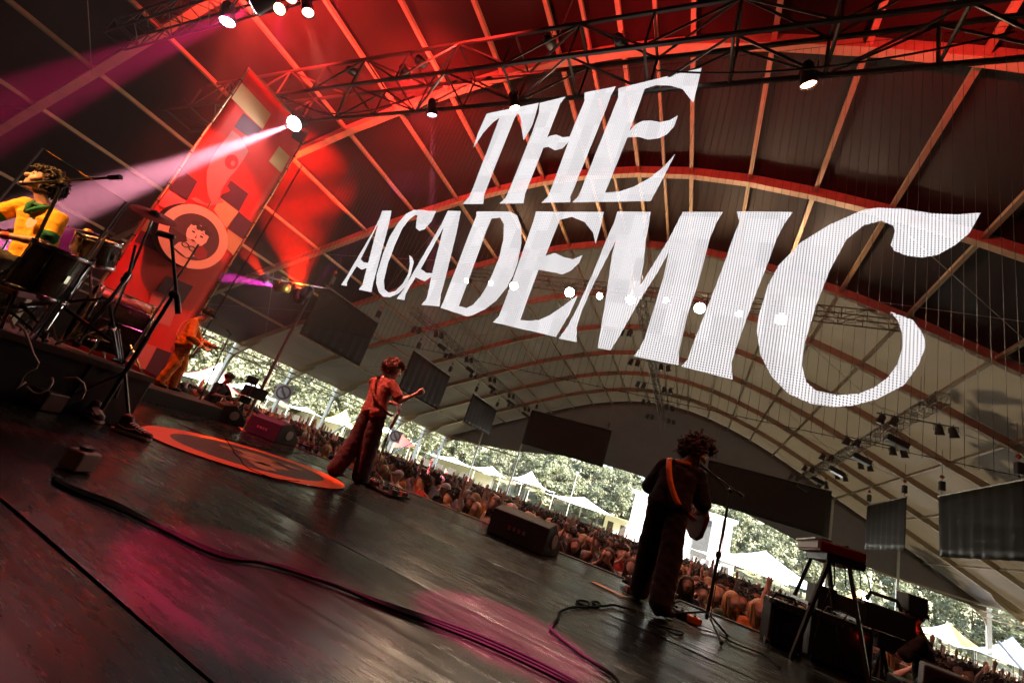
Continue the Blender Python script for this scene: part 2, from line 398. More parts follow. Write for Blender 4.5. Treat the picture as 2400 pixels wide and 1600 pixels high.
def trunk_mesh(seed, h):
    rg = random.Random(seed); s = MB()
    s.tube([(0, 0, -.4), (.05, 0, h*.15), (rg.uniform(-.2, .2), rg.uniform(-.2, .2), h*.45), (0, .1, h*.75)], [.32, .26, .17, .05], 7)
    for k in range(6):
        a = k*1.05+rg.uniform(0, .6); z = h*rg.uniform(.25, .55); L = h*rg.uniform(.2, .33)
        s.tube([(0, 0, z), (math.cos(a)*L*.5, math.sin(a)*L*.5, z+L*.45), (math.cos(a)*L, math.sin(a)*L, z+L*.8)], [.12, .07, .02], 5)
    return s.mesh('trunk', M_BARK)
TREES = [(crown_mesh(11, 13, 4.6, 46, 62, .34), trunk_mesh(1, 13)), (crown_mesh(12, 16, 5.2, 54, 62, .36), trunk_mesh(2, 16)),
         (crown_mesh(13, 11, 4.4, 40, 60, .32), trunk_mesh(3, 11)), (crown_mesh(14, 15, 3.6, 44, 60, .33), trunk_mesh(4, 15))]
KINDS = ['broad leafy green tree on the wooded slope beyond the tent', 'tall wide leafy tree on the wooded slope beyond the tent',
         'low bushy tree at the foot of the wooded slope', 'slender upright leafy tree on the wooded slope']
SHORT = ['broad leafy tree', 'tall wide leafy tree', 'low bushy tree', 'slender leafy tree']; ROWS = ['lowest', 'second', 'third', 'topmost']
def tree(x, y, z, k, sc_, rz, lab=None):
    cm, tm = TREES[k]
    t = thing('tree', lab or KINDS[k], 'tree', (x, y, z), rz, 'trees on the slope around the festival ground'); t.scale = (sc_, sc_, sc_*random.uniform(.9, 1.1))
    link('crown', cm, t); link('trunk', tm, t)
def hill(d): return max(0, d)*.20
# a wooded slope runs along the left and across the back
for row, (dist, dz) in enumerate(((0, 0), (7, 2.2), (15, 5.0), (24, 8.2))):
    for i in range(22):
        y = -2 + i*6.0 + random.uniform(-2, 2) + row*2
        k = random.randrange(4); tree(-62-dist+random.uniform(-2, 2), y, -2.2+dz, k, random.uniform(.75, 1.0), random.uniform(0, 6.28), '%s in the %s row of the slope beyond the left flank' % (SHORT[k], ROWS[row]))
    for i in range(22):
        x = -58 + i*6.4 + random.uniform(-2, 2) + row*2.5
        hh = 1.0 if x < 5 else .82; k = random.randrange(4)
        tree(x, 104+dist+random.uniform(-2, 2) - max(0, x)*.25, -2.6+dz*.9, k, random.uniform(.72, .95)*hh, random.uniform(0, 6.28), '%s in the %s row of the slope behind the gable' % (SHORT[k], ROWS[row]))
for i in range(8):
    tree(62+random.uniform(-3, 3)+i*1.2, 96-i*7, -2.6, i % 4, random.uniform(.7, .9), random.uniform(0, 6.28), '%s beyond the right terrace' % SHORT[i % 4])
# trees close to the right flank of the tent: their shade falls on the roof
for x, y, k, s_ in ((30, -2, 1, 2.0), (31, 7, 1, 2.1), (32, 14, 0, 2.2), (33, 21.5, 3, 1.9), (30, 30, 3, 1.2), (34, 37, 0, 1.3), (31, 45, 3, 1.5)):
    tree(x, y, -1.9, k, s_, random.uniform(0, 6), 'leafy tree standing close beside the right flank of the tent')
# the slope itself
s = MB()
for i in range(30):
    y = -60+i*8
    for x, z in ((-54, -2.6), (-64, -1.6), (-90, 7), (-160, 22)): s.v.append((x, y, z))
for i in range(29):
    for j in range(3): a = i*4+j; s.f.append((a, a+1, a+5, a+4)); s.m.append(0)
tag(s.build('wooded_slope', M_GRASS), kind='structure')
s = MB()
for i in range(34):
    x = -160+i*9
    for y, z in ((96, -2.75), (106, -2.2), (134, 6), (220, 22)): s.v.append((x, y, z))
for i in range(33):
    for j in range(3): a = i*4+j; s.f.append((a, a+4, a+5, a+1)); s.m.append(0)
tag(s.build('wooded_slope_behind', M_GRASS), kind='structure')
# ------------------------------------------------------------------ festival ground outside
M_WHITE = mat('white_canvas', (.78, .77, .74), .7, noise=.06, nscale=2)
M_REDC = mat('red_canvas', (.55, .09, .08), .7, noise=.1, nscale=2)
M_ORANGEC = mat('orange_canvas', (.65, .30, .10), .7, noise=.1, nscale=2)
M_YELLC = mat('yellow_canvas', (.55, .40, .09), .7, noise=.1, nscale=2)
M_BLUEC = mat('blue_canvas', (.20, .40, .58), .7, noise=.1, nscale=2)
M_POLE = mat('tent_pole', (.5, .5, .48), .4, metal=.5)
M_INSHADE = mat('interior_shade_paint', (.06, .05, .04), .9, noise=.3)  # shade inside openings, painted as dark boxes on the fronts
def canopy(px, py, Y, w, dpt, peak, mats, label, rz=0., wall=False, group=None):
    """stretched canopy: hyperbolic roof up to a peak, posts at the corners"""
    p = at_y(px, py, Y); gz = ground_z(p.y); zc = p.z-peak*.35
    t = thing('marquee', label, 'marquee', (p.x, p.y, gz), rz, group)
    N = 12; s = MB()
    for j in range(N+1):
        for i in range(N+1):
            u, v = i/N*2-1, j/N*2-1; r = max(abs(u), abs(v)); rr = min(1, math.hypot(u, v))
            z = zc-gz + peak*(1-rr)**1.9*1.15 - .35*(1-abs(abs(u)-abs(v)))*(r**3)*.0 + .25*(abs(u*v))
            s.v.append((u*w/2*(1-.06*(1-abs(v))), v*dpt/2*(1-.06*(1-abs(u))), z))
    for j in range(N):
        for i in range(N):
            a = j*(N+1)+i; s.f.append((a, a+1, a+N+2, a+N+1)); s.m.append(((i*2//N)+(j*2//N)) % 2 if len(mats) > 1 else 0)
    s.build('canopy_roof', mats, t, True)
    for sx in (-1, 1):
        for sy in (-1, 1): MB().tube([(sx*w*.47, sy*dpt*.47, 0), (sx*w*.47, sy*dpt*.47, zc-gz+.25)], .06, 6).build('pole', M_POLE, t)
    MB().tube([(0, 0, 0), (0, 0, zc-gz+peak*1.1)], .07, 6).build('centre_pole', M_POLE, t)
    if wall:
        MB().box((0, dpt*.45, (zc-gz)/2), (w*.92, .06, zc-gz-.1)).build('back_wall', mats[0], t)
        for k in range(5): MB().box((-w*.36+k*w*.18, -dpt*.44, (zc-gz)*.42), (w*.10, .08, (zc-gz)*.7)).build('painted_bay_shade', M_INSHADE, t)
    return t
canopy(500, 885, 34, 9, 8, 2.6, [M_REDC, M_WHITE], 'red and white star shaped canopy among trees on the left flank')
canopy(590, 912, 38, 9, 6, 1.4, [M_WHITE], 'pointed white canopy beside the red and white star canopy')
canopy(715, 962, 50, 11, 6, .7, [M_WHITE], 'long white marquee with dark bays seen between left tent columns', wall=True)
canopy(800, 985, 52, 8, 6, 2.2, [M_YELLC, M_WHITE], 'yellow and white canopy seen between left tent columns')
canopy(905, 1012, 56, 10, 7, .9, [M_WHITE], 'small white pavilion beyond the singer in the red shirt')
canopy(1062, 1080, 68, 14, 9, .8, [M_WHITE], 'broad white marquee seen past the left gable corner', wall=True)
canopy(1150, 1105, 74, 11, 7, 1.2, [M_WHITE], 'peaked white canopy next to the broad white marquee')
canopy(1240, 1125, 70, 8, 6, 1.9, [M_WHITE], 'steep white canopy below the left end of the gable opening')
canopy(1365, 1180, 66, 15, 8, 1.2, [M_WHITE], 'wide white sail canopy under the gable opening')
canopy(1790, 1330, 60, 19, 9, 2.2, [M_WHITE], 'wide cream sail canopy right of the far open air stage')
canopy(1925, 1390, 62, 7, 6, 1.6, [M_BLUEC, M_WHITE], 'blue and white canopy behind the keyboard')
canopy(2015, 1418, 60, 8, 6, 2.0, [M_ORANGEC, M_WHITE], 'orange and white pointed canopy behind the camera crane')
canopy(2225, 1492, 55, 8, 6, 1.4, [M_WHITE, M_ORANGEC], 'white and orange canopy beyond the right railing')
canopy(2375, 1540, 50, 7, 6, 1.8, [M_WHITE], 'white canopy outside the right tent column')
# red pennants
def pennant(px, py, Y, w, h, label):
    p = at_y(px, py, Y); gz = ground_z(Y)
    t = thing('pennant', label, 'flag', (p.x, p.y, gz))
    MB().tube([(0, 0, 0), (0, 0, p.z-gz+h*.6)], .05, 6).build('pole', M_POLE, t)
    s = MB(); N = 8
    for i in range(N+1):
        u = i/N; y = .12*math.sin(u*5)
        s.v += [(u*w, y, p.z-gz+h*.5*(1-u)), (u*w, y, p.z-gz-h*.5*(1-u)-.01)]
    for i in range(N): s.f.append((2*i, 2*i+2, 2*i+3, 2*i+1)); s.m.append(0)
    s.build('cloth', M_REDC, t, True)
pennant(928, 1030, 52, 3.6, 2.2, 'large red triangular pennant beside a left tent column')
pennant(1040, 1112, 60, 1.4, 1.6, 'small red pennant hanging before the broad white marquee')
pennant(1092, 1128, 60, 1.2, 1.5, 'small red pennant hanging by the peaked white canopy')
# far open-air stage with posters
p = at_y(1580, 1290, 72); gz = ground_z(72)
t = thing('open_air_stage', 'white open air stage with black speaker panel and pink poster behind crowd', 'stage', (p.x, 72, gz))
zt = at_y(1650, 1205, 72).z-gz
MB().box((0, 3, zt/2), (13.5, 6, zt)).build('stage_body', M_WHITE, t)
MB().box((0, 2.8, zt+.25), (14.5, 7.2, .45)).build('roof', M_WHITE, t)
MB().box((3.1, -.08, zt*.62), (2.0, .14, zt*.62)).build('speaker_panel', mat('speaker_black', (.05, .05, .05), .8, noise=.4, nscale=5), t)
po = MB().box((5.4, -.06, zt*.60), (2.4, .10, zt*.66)).build('poster', mat('poster_pink', (.75, .62, .62), .7), t)
for k in range(7):
    MB().box((4.6+.3*k*.8, -.125, zt*(.5+.05*((k*3) % 5))), (.34, .02, .28), Matrix.Rotation(.4*k, 3, 'Y')).build('poster_print', mat('poster_red', (.55, .25, .3), .7), po)
for k in (1.2, 2.2, 3.2): MB().box((k+1.2, -.15, zt*.16), (.35, .1, zt*.3)).build('stripe', mat('stripe_dark', (.08, .06, .06), .8), t)
MB().box((-3.2, -.06, zt*.5), (.35, .1, zt*.8)).build('side_stripe', mat('stripe_red', (.3, .1, .08), .8), t)
# white kiosks with dark hatches
for k, (px, py, lab) in enumerate(((1432, 1222, 'small white kiosk with dark hatch left of the far stage'), (1462, 1232, 'narrow white kiosk close to the far stage wall'), (1700, 1330, 'small white kiosk right of the far stage'))):
    p = at_y(px, py, 66); gz = ground_z(66)
    t = thing('kiosk', lab, 'kiosk', (p.x, 66, gz)); hz = p.z-gz+.7
    MB().box((0, 1, hz/2), (1.8, 2, hz)).build('body', M_WHITE, t)
    MB().box((0, .98, hz+.06), (2.1, 2.4, .12)).build('roof', M_WHITE, t)
    MB().box((0, -.03, hz*.62), (.8, .06, hz*.4)).build('hatch', M_INSHADE, t)
# stair-like white ramps / guy struts by the left columns (photo: slanting tubes)
for k, (a, b, Y, lab) in enumerate((((778, 1015), (862, 965), 31, 'slanting grey strut leaning on a left tent column behind the singer'), ((915, 1065), (985, 1025), 41, 'slanting grey strut beside the red pennant'), ((990, 1072), (1035, 1050), 45, 'dark slanting strut near the left gable corner'))):
    s = MB().tube([at_y(*a, Y), at_y(*b, Y)], .07, 6); q = at_y(*a, Y)
    s.tube([q, (q.x, q.y, ground_z(Y)-.05)], .07, 6)
    wtop(s, 'tent_strut', M_POLE, lab, 'strut')
p = at_y(2312, 1470, 48.5)
s = MB().tube([(p.x+.3, 47.8, 1.4), (p.x+3.0, 46.0, ground_z(46))], .09, 8); wtop(s, 'tent_strut', M_POLE, 'long slanting grey strut at the foot of the right gable column', 'strut')
# railing on the right terrace
for k in range(5):
    x0 = 12.5+k*2.5; y0 = 45-k*1.4
    t = thing('railing', 'grey steel crowd railing along the right terrace', 'railing', (x0, y0, ground_z(y0)), 0, 'railings on the right terrace')
    for z in (2.0, 1.15): MB().tube([(0, 0, z), (2.5, -1.4, z)], .03, 6).build('rail', M_POLE, t)
    for q in range(9): MB().tube([(2.5*q/8, -1.4*q/8, 0 if q in (0, 8) else 1.15), (2.5*q/8, -1.4*q/8, 2.0)], .018 if q % 8 else .03, 5).build('baluster', M_POLE, t)
# floodlight masts between the trees
for px, py, Y in ((860, 985, 58), (1345, 1140, 80), (2040, 1370, 70)):
    p = at_y(px, py, Y); gz = ground_z(Y)
    t = thing('lamp_mast', 'thin pale lamp mast standing before the trees', 'mast', (p.x, p.y, gz), 0, 'lamp masts on the festival ground')
    MB().tube([(0, 0, 0), (0, 0, p.z-gz+2.5)], [.07, .04], 6).build('post', M_POLE, t); MB().box((0, 0, p.z-gz+2.6), (.5, .2, .25)).build('lamp_head', M_POLE, t)
# no smoking style signs on two left columns
M_SIGN = mat('sign_board', (.45, .40, .36), .6); M_SIGNR = mat('sign_ring', (.16, .05, .05), .6); M_SIGND = mat('sign_print', (.25, .2, .2), .6)
for n, px, py, lab in ((1, 666, 920, 'square pale sign with crossed ring on left column behind left camera'), (4, 928, 1022, 'square pale sign with crossed ring beside the red pennant')):
    Y = aY(n)-.12; p = at_y(px, py, Y); r = .62; x = TCX-25.3+.25
    p = at_y(px, py, Y)
    t = thing('round_ban_sign', lab, 'sign', (x, Y, p.z-r)); 
    q = Matrix.Rotation(R_(35), 3, 'Z')
    MB().box((0, 0, r), (2*r, .03, 2*r), q).build('board', M_SIGN, t)
    s = MB(); N = 28
    for k in range(N):
        a = 2*math.pi*k/N; 
        for rr in (r*.66, r*.86): s.v.append(q @ Vector((math.cos(a)*rr, -.025, math.sin(a)*rr)) + Vector((0, 0, r)))
    for k in range(N): a = 2*k; b = 2*((k+1) % N); s.f.append((a, b, b+1, a+1)); s.m.append(0)
    s.build('ring', M_SIGNR, t)
    MB().box(q @ Vector((0, -.03, 0)) + Vector((0, 0, r)), (r*1.4, .01, .12), q @ Matrix.Rotation(R_(50), 3, 'Y')).build('bar', M_SIGNR, t)
    for k in range(3): MB().box(q @ Vector((-.14+.14*k, -.022, .05-.1*k)) + Vector((0, 0, r)), (.16, .01, .22), q @ Matrix.Rotation(.5*k, 3, 'Y')).build('print', M_SIGND, t)
# ------------------------------------------------------------------ hanging acoustic drapes, trusses, lamps
M_DRAPE = fabric('hanging_black_fabric', (.02, .013, .009), .0, (.2, .15, .1), .6)
M_HOIST = mat('hoist_black', (.03, .028, .028), .5); M_HOOK = mat('hook_red', (.35, .05, .03), .5); M_CHAIN = mat('chain_steel', (.3, .28, .25), .4, metal=.8)
def hang_drape(X, y0, y1, zt, zb, roof_off, label, axis='y', taper=0.):
    t = thing('hanging_drape', label, 'drape', (X, (y0+y1)/2, zb) if axis == 'y' else ((y0+y1)/2, X, zb), 0, None)
    N, K = 24, 8; s = MB(); L = y1-y0
    for i in range(N+1):
        u = (i/N-.5)
        for j in range(K+1):
            v = j/K; q = u*L*(1-taper*(1-v)); wv = .05*math.sin(i*1.9)*(1-v*.6)
            P = (wv, q, v*(zt-zb)) if axis == 'y' else (q, wv, v*(zt-zb)); s.v.append(P)
    for i in range(N):
        for j in range(K): a = i*(K+1)+j; s.f.append((a, a+K+1, a+K+2, a+1)); s.m.append(0)
    o = s.build('cloth', M_DRAPE, t, True); m = o.modifiers.new('thick', 'SOLIDIFY'); m.thickness = .02
    e = (L/2-.1)
    if axis == 'y': MB().tube([(0, -L/2, zt-zb+.04), (0, L/2, zt-zb+.04)], .04, 8).build('top_bar', M_CHAIN, t)
    else: MB().tube([(-L/2, 0, zt-zb+.04), (L/2, 0, zt-zb+.04)], .04, 8).build('top_bar', M_CHAIN, t)
    for sg in (-1, 1):
        P = Vector((0, sg*e*.92, zt-zb+.06)) if axis == 'y' else Vector((sg*e*.92, 0, zt-zb+.06))
        wx = (X if axis == 'y' else (y0+y1)/2+P.x)-TCX
        zr = prof(wx)+.05-zb
        h = MB().box(P+Vector((0, 0, .42)), (.2, .26, .45)).build('hoist', M_HOIST, t); bevel(h, .03)
        MB().ball(P+Vector((0, 0, .86)), .09, 8).build('hook', M_HOOK, h)
        MB().tube([P, P+Vector((0, 0, .2))], .02, 5).build('sling', M_CHAIN, h)
        if zr > P.z+.9: MB().tube([P+Vector((0, 0, .7)), (P.x, P.y, zr)], .012, 5).build('chain', M_CHAIN, h)
    return t
hang_drape(-18.8, 14.5, 19.1, 6.95, 4.15, 0, 'large square black drape hung above the left crowd, closest to the stage')
hang_drape(-18.4, 22.7, 28.0, 6.75, 4.0, 0, 'square black drape hung behind the raised fist of the singer')
hang_drape(-18.5, 32.5, 38.0, 6.75, 4.2, 0, 'small brown looking drape hung left of the wide rear drape')
hang_drape(10.4, 21.4, 27.7, 6.5, 3.75, 0, 'large black drape hung above the right camera operator', taper=.04)
hang_drape(10.4, 31.2, 37.4, 6.8, 4.0, 0, 'dark drape hung beyond the red keyboard')
hang_drape(43.5, -17.2, -8.4, 8.6, 4.9, 0, 'wide dark drape hung before the left half of the gable', axis='x')
hang_drape(43.5, .6, 9.8, 8.2, 4.6, 0, 'wide dark drape hung before the right half of the gable', axis='x')
M_TRUSS = mat('truss_dark_metal', (.10, .085, .07), .4, metal=.6)
def truss(p0, p1, w, label, hang=True, nseg=None, name='lighting_truss'):
    p0 = Vector(p0); p1 = Vector(p1); d = p1-p0; L = d.length; n = nseg or max(4, int(L/ (w*1.6)))
    t = thing(name, label, 'truss', p0); ud = d.normalized(); sx = ud.cross(Vector((0, 0, 1))).normalized()*w/2; up = Vector((0, 0, w/2))
    for a in (-1, 1):
        for b in (-1, 1):
            o = sx*a+up*b; MB().tube([o, d+o], w*.055, 6).build('chord', M_TRUSS, t)
    for f, (o1, o2) in enumerate(((sx+up, sx-up), (-sx+up, -sx-up), (sx+up, -sx+up), (sx-up, -sx-up))):
        s = MB()
        for i in range(n):
            A = d*(i/n); B = d*((i+1)/n)
            s.tube([A+(o1 if i % 2 == 0 else o2), B+(o2 if i % 2 == 0 else o1)], w*.03, 4)
            s.tube([A+o1, A+o2], w*.03, 4)
        s.build('lattice', M_TRUSS, t)
    if hang:
        for u in (.08, .5, .92):
            P = d*u; zr = prof(p0.x+P.x-TCX)-p0.z
            if zr > w: MB().tube([P+Vector((0, 0, w*.4)), (P.x, P.y, zr)], .015, 5).build('chain', M_CHAIN, t)
    return t
truss((-17.5, 20, 9.0-.45), (-17.5, 43, 8.55), .42, 'long lighting truss running above the left crowd')
truss((7.6, 20, 8.55), (7.6, 43, 8.55), .42, 'long lighting truss running above the right crowd')
truss((-3.9, 17, 10.7), (-3.9, 42, 10.7), .42, 'long lighting truss under the ridge of the tent')
truss((-22, 6.0, 9.33), (13, 6.0, 9.33), .95, 'heavy truss across the front of the stage carrying the letters')
truss((-16, 3.0, 8.4), (9, 3.0, 8.4), .5, 'dark truss crossing above the middle of the stage')
truss((-15, 19, 10.95), (6.5, 19, 10.95), .5, 'truss across the hall carrying the row of white lamps')
truss((-13.6, 7.6, 8.0), (-13.6, 7.6, 1.2), .42, 'upright truss tower carrying red lamps at stage left', hang=False, name='truss_tower')
# fixtures
M_CAN = mat('lamp_can_black', (.02, .019, .019), .45); M_YOKE = mat('lamp_yoke', (.03, .028, .028), .5)
def lens(col, s_): 
    return mat('lens_%d_%d_%d_%d' % (int(col[0]*99), int(col[1]*99), int(col[2]*99), int(s_)), (.1, .1, .1), .2, emit=col, estr=s_)
def can(pos, aim, r, L, label, col=None, estr=0., group=None, name='par_lamp', leds=False, drop=.0):
    pos = Vector(pos); ax = (Vector(aim)-pos).normalized(); M = ax.to_track_quat('Z', 'Y').to_matrix()
    t = thing(name, label, 'lamp', pos, 0, group)
    MB().lathe([(r*.45, -L), (r*.8, -L*.85), (r*.9, -L*.3), (r*1.05, -.02), (r*1.08, .02), (r*.96, .02), (r*.9, -.04)], (0, 0, 0), M, 16).build('can', M_CAN, t, True)
    sx = ax.cross(Vector((0, 0, 1))); sx = sx.normalized() if sx.length > .1 else Vector((1, 0, 0)); q = -ax*L*.45
    MB().tube([q+sx*r*1.15, q+sx*r*1.15+Vector((0, 0, r*1.5)), q-sx*r*1.15+Vector((0, 0, r*1.5)), q-sx*r*1.15], r*.08, 5).build('yoke', M_YOKE, t)
    MB().tube([q+Vector((0, 0, r*1.5)), q+Vector((0, 0, r*1.5+.12+drop))], r*.1, 5).build('clamp', M_YOKE, t)
    if leds:
        for i in range(19):
            rr, a = (0, 0) if i == 0 else ((r*.4, i*1.047) if i < 7 else (r*.76, i*.5236))
            MB().lathe([(r*.14, .0), (r*.14, .03), (r*.08, .045)], M @ Vector((rr*math.cos(a), rr*math.sin(a), 0)), M, 8).build('led', lens(col, estr), t)
    else:
        MB().lathe([(r*.88, -.03), (r*.88, -.01), (r*.5, .015), (.001, .02)], (0, 0, 0), M, 16).build('lens', lens(col, estr) if col else mat('lens_glass', (.05, .05, .05), .1, coat=1), t, True)
    return t
# unlit par cans in pairs along the crowd trusses
for X, side in ((-17.5, 'left'), (7.6, 'right'), (-3.9, 'ridge')):
    for k in range(5):
        Y = 22.2+k*4.6; zt = 8.55 if X != -3.9 else 10.7
        MBp = thing('lamp_bar', 'short black crossbar under the %s crowd truss' % side, 'bar', (X, Y, zt-.3), 0, 'crossbars on the %s truss' % side)
        MB().tube([(-1.3, 0, 0), (1.3, 0, 0)], .03, 6).build('tube', M_TRUSS, MBp)
        for dx in (-1.2, -.75, .75, 1.2):
            can((X+dx, Y, zt-.72), (X+dx*1.6, Y+.5, zt-3), .15, .38, 'small unlit black lamp hung from the %s crowd truss' % side, None, 0, 'unlit lamps on the %s truss' % side)
        if X != -3.9:
            t = thing('flood_lamp', 'boxy black floodlight hung beneath the %s crowd truss' % side, 'lamp', (X+.1, Y+2.2, zt-.75), 0, 'floodlights on the %s truss' % side)
            bevel(MB().box((0, 0, 0), (.85, .5, .28), Matrix.Rotation(.35, 3, 'Y')).build('housing', M_CAN, t), .03)
            MB().box((.0, 0, -.15), (.7, .4, .02), Matrix.Rotation(.35, 3, 'Y')).build('glass', mat('flood_glass', (.25, .25, .24), .15), t)
            MB().tube([(-.3, 0, .1), (0, 0, .5), (.3, 0, .1)], .02, 5).build('bracket', M_YOKE, t)
# row of white front lamps that shine towards the stage
row = [(1093, 658, 7), (1150, 663, 5), (1205, 670, 9), (1335, 685, 12), (1405, 694, 5), (1478, 702, 12), (1560, 703, 6), (1640, 722, 14), (1733, 735, 5), (1830, 748, 14)]
for k, (px, py, st) in enumerate(row):
    p = at_y(px, py, 18.7); big = st > 8
    ft_ = can(p, Vector((-3, 3, .8)) if big else Vector((p.x, 3, .4)), .26 if big else .17, .5, 'large white lamp with barn doors glowing in the row above the hall' if big else 'small white lamp glowing in the row above the hall', (1, .93, .80), st*1.6, 'large lit front lamps' if big else 'small lit front lamps', name='front_lamp', drop=max(0, 10.6-p.z-.5))
    if big:
        l = bpy.data.lights.new('lamp_light', 'SPOT'); l.energy = 62; l.color = (1, .56, .26); l.spot_size = R_(165); l.spot_blend = .6; l.shadow_soft_size = .2
        o = bpy.data.objects.new('lamp_light', l); COL.objects.link(o); o.parent = [q for q in COL.objects if q.name.startswith('front_lamp')][-1] if False else ft_; ax = Vector((-.15, -.95, .12)).normalized(); o.location = ax*.12; o.rotation_euler = ax.to_track_quat('-Z', 'Y').to_euler()
# ------------------------------------------------------------------ the glowing letters: LED mesh hung from the front truss
LY = 6.2
Z1 = lambda L: [(800+x/2.904, y/2.904) for x, y in L]
Z2 = lambda L: [(480+x/3.92, 440+y/3.92) for x, y in L]
LETTERS = [
 ('T', [Z1([(990,775),(1343,702),(1325,770),(1300,850),(1268,910),(1240,955),(1228,880),(1222,810),(1210,782),(1197,775),(1180,800),(1060,1100),(972,1325),(966,1388),(828,1388),(870,1340),(900,1270),(1000,1010),(1078,800),(1030,835),(965,905),(900,1005),(930,910)])]),
 ('H', [Z1([(1350,703),(1525,660),(1490,705),(1470,760),(1400,938),(1425,925),(1465,918),(1510,937),(1555,930),(1575,880),(1655,690),(1655,632),(1868,590),(1835,650),(1800,745),(1575,1300),(1558,1340),(1560,1375),(1363,1380),(1405,1340),(1430,1280),(1548,965),(1505,1010),(1455,1023),(1410,1000),(1375,1005),(1250,1320),(1240,1384),(1078,1385),(1120,1345),(1145,1290),(1300,900),(1345,770)])]),
 ('E', [Z1([(1885,603),(2323,495),(2451,465),(2420,600),(2395,700),(2323,607),(2240,583),(2140,580),(2065,605),(1960,895),(2000,850),(2050,825),(2110,822),(2170,833),(2235,820),(2290,788),(2265,860),(2215,915),(2160,942),(2085,950),(2025,932),(1947,935),(1795,1312),(1890,1305),(1990,1272),(2100,1212),(2195,1135),(2272,1050),(2180,1230),(2105,1368),(1573,1377),(1615,1335),(1645,1260),(1885,665)])]),
 ('A', [Z2([(1632,212),(1715,212),(1690,340),(1545,880),(1530,958),(1415,935),(1450,890),(1470,810),(1490,735),(1440,752),(1395,720),(1330,820),(1305,870),(1305,902),(1253,892),(1290,840),(1400,650),(1560,380),(1610,270)]), Z2([(1597,318),(1502,690),(1460,685),(1432,657)])]),
 ('C', [Z2([(2125,215),(2060,215),(2010,205),(1920,205),(1850,240),(1780,320),(1700,450),(1640,600),(1580,800),(1575,880),(1600,960),(1640,1000),(1700,1005),(1780,970),(1850,900),(1890,800),(1920,680),(1905,640),(1880,620),(1885,700),(1870,790),(1820,880),(1750,950),(1690,965),(1650,930),(1645,850),(1680,700),(1740,540),(1810,380),(1870,300),(1930,250),(1955,250),(1945,310),(1940,370),(1970,395),(2020,380),(2080,310)])]),
 ('A', [[(1050,494),(1080,495),(1070,545),(1043,655),(1033,690),(1030,718),(988,714),(1000,700),(1006,675),(1011,648),(995,659),(974,650),(958,675),(950,690),(948,703),(930,700),(945,680),(975,628),(1035,525)], [(1040,532),(1013,640),(1000,640),(986,630)]]),
 ('D', [[(1117,496),(1195,496),(1212,505),(1221,530),(1222,570),(1213,615),(1201,648),(1188,673),(1163,704),(1137,724),(1106,739),(1094,741),(1033,721),(1040,706),(1063,645),(1100,548),(1116,508)], [(1152,512),(1172,510),(1181,525),(1180,560),(1170,605),(1155,640),(1140,673),(1127,694),(1109,714),(1094,722),(1075,717),(1104,640),(1140,540)]]),
 ('E', [[(1256,496),(1415,497),(1408,530),(1396,572),(1390,545),(1370,520),(1340,508),(1312,515),(1278,600),(1300,593),(1322,603),(1343,608),(1365,598),(1358,615),(1338,634),(1318,643),(1298,638),(1262,632),(1219,750),(1240,752),(1265,749),(1290,738),(1320,717),(1354,692),(1335,735),(1303,789),(1156,755),(1170,740),(1180,715),(1203,653),(1250,520)]]),
 ('M', [[(1447,496),(1525,497),(1520,530),(1514,560),(1508,620),(1499,672),(1568,560),(1600,497),(1694,497),(1680,520),(1663,560),(1637,662),(1611,738),(1591,825),(1591,856),(1486,834),(1500,815),(1512,790),(1555,650),(1568,590),(1540,640),(1500,702),(1450,790),(1431,820),(1401,815),(1420,700),(1434,600),(1444,562),(1389,670),(1365,725),(1352,765),(1351,801),(1310,793),(1330,765),(1351,726),(1390,640),(1422,560),(1440,520)]]),
 ('I', [[(1727,496),(1858,497),(1838,525),(1820,560),(1800,616),(1765,705),(1729,805),(1714,850),(1717,889),(1597,858),(1612,842),(1622,812),(1660,715),(1698,616),(1717,560),(1733,520)]]),
 ('C', [[(2298,499),(2240,503),(2180,500),(2120,490),(2058,487),(2023,492),(1944,527),(1876,569),(1825,622),(1800,668),(1777,745),(1774,777),(1782,830),(1808,881),(1848,922),(1900,945),(1953,953),(1999,950),(2055,935),(2119,902),(2152,856),(2169,812),(2168,798),(2160,778),(2139,750),(2088,731),(2104,750),(2114,778),(2116,811),(2104,852),(2081,884),(2050,907),(2014,922),(1963,926),(1912,915),(1889,894),(1879,854),(1887,801),(1912,717),(1945,633),(1984,561),(2024,528),(2065,517),(2093,528),(2098,541),(2088,574),(2096,587),(2126,599),(2162,603),(2198,597),(2239,574),(2272,546)]]),
]
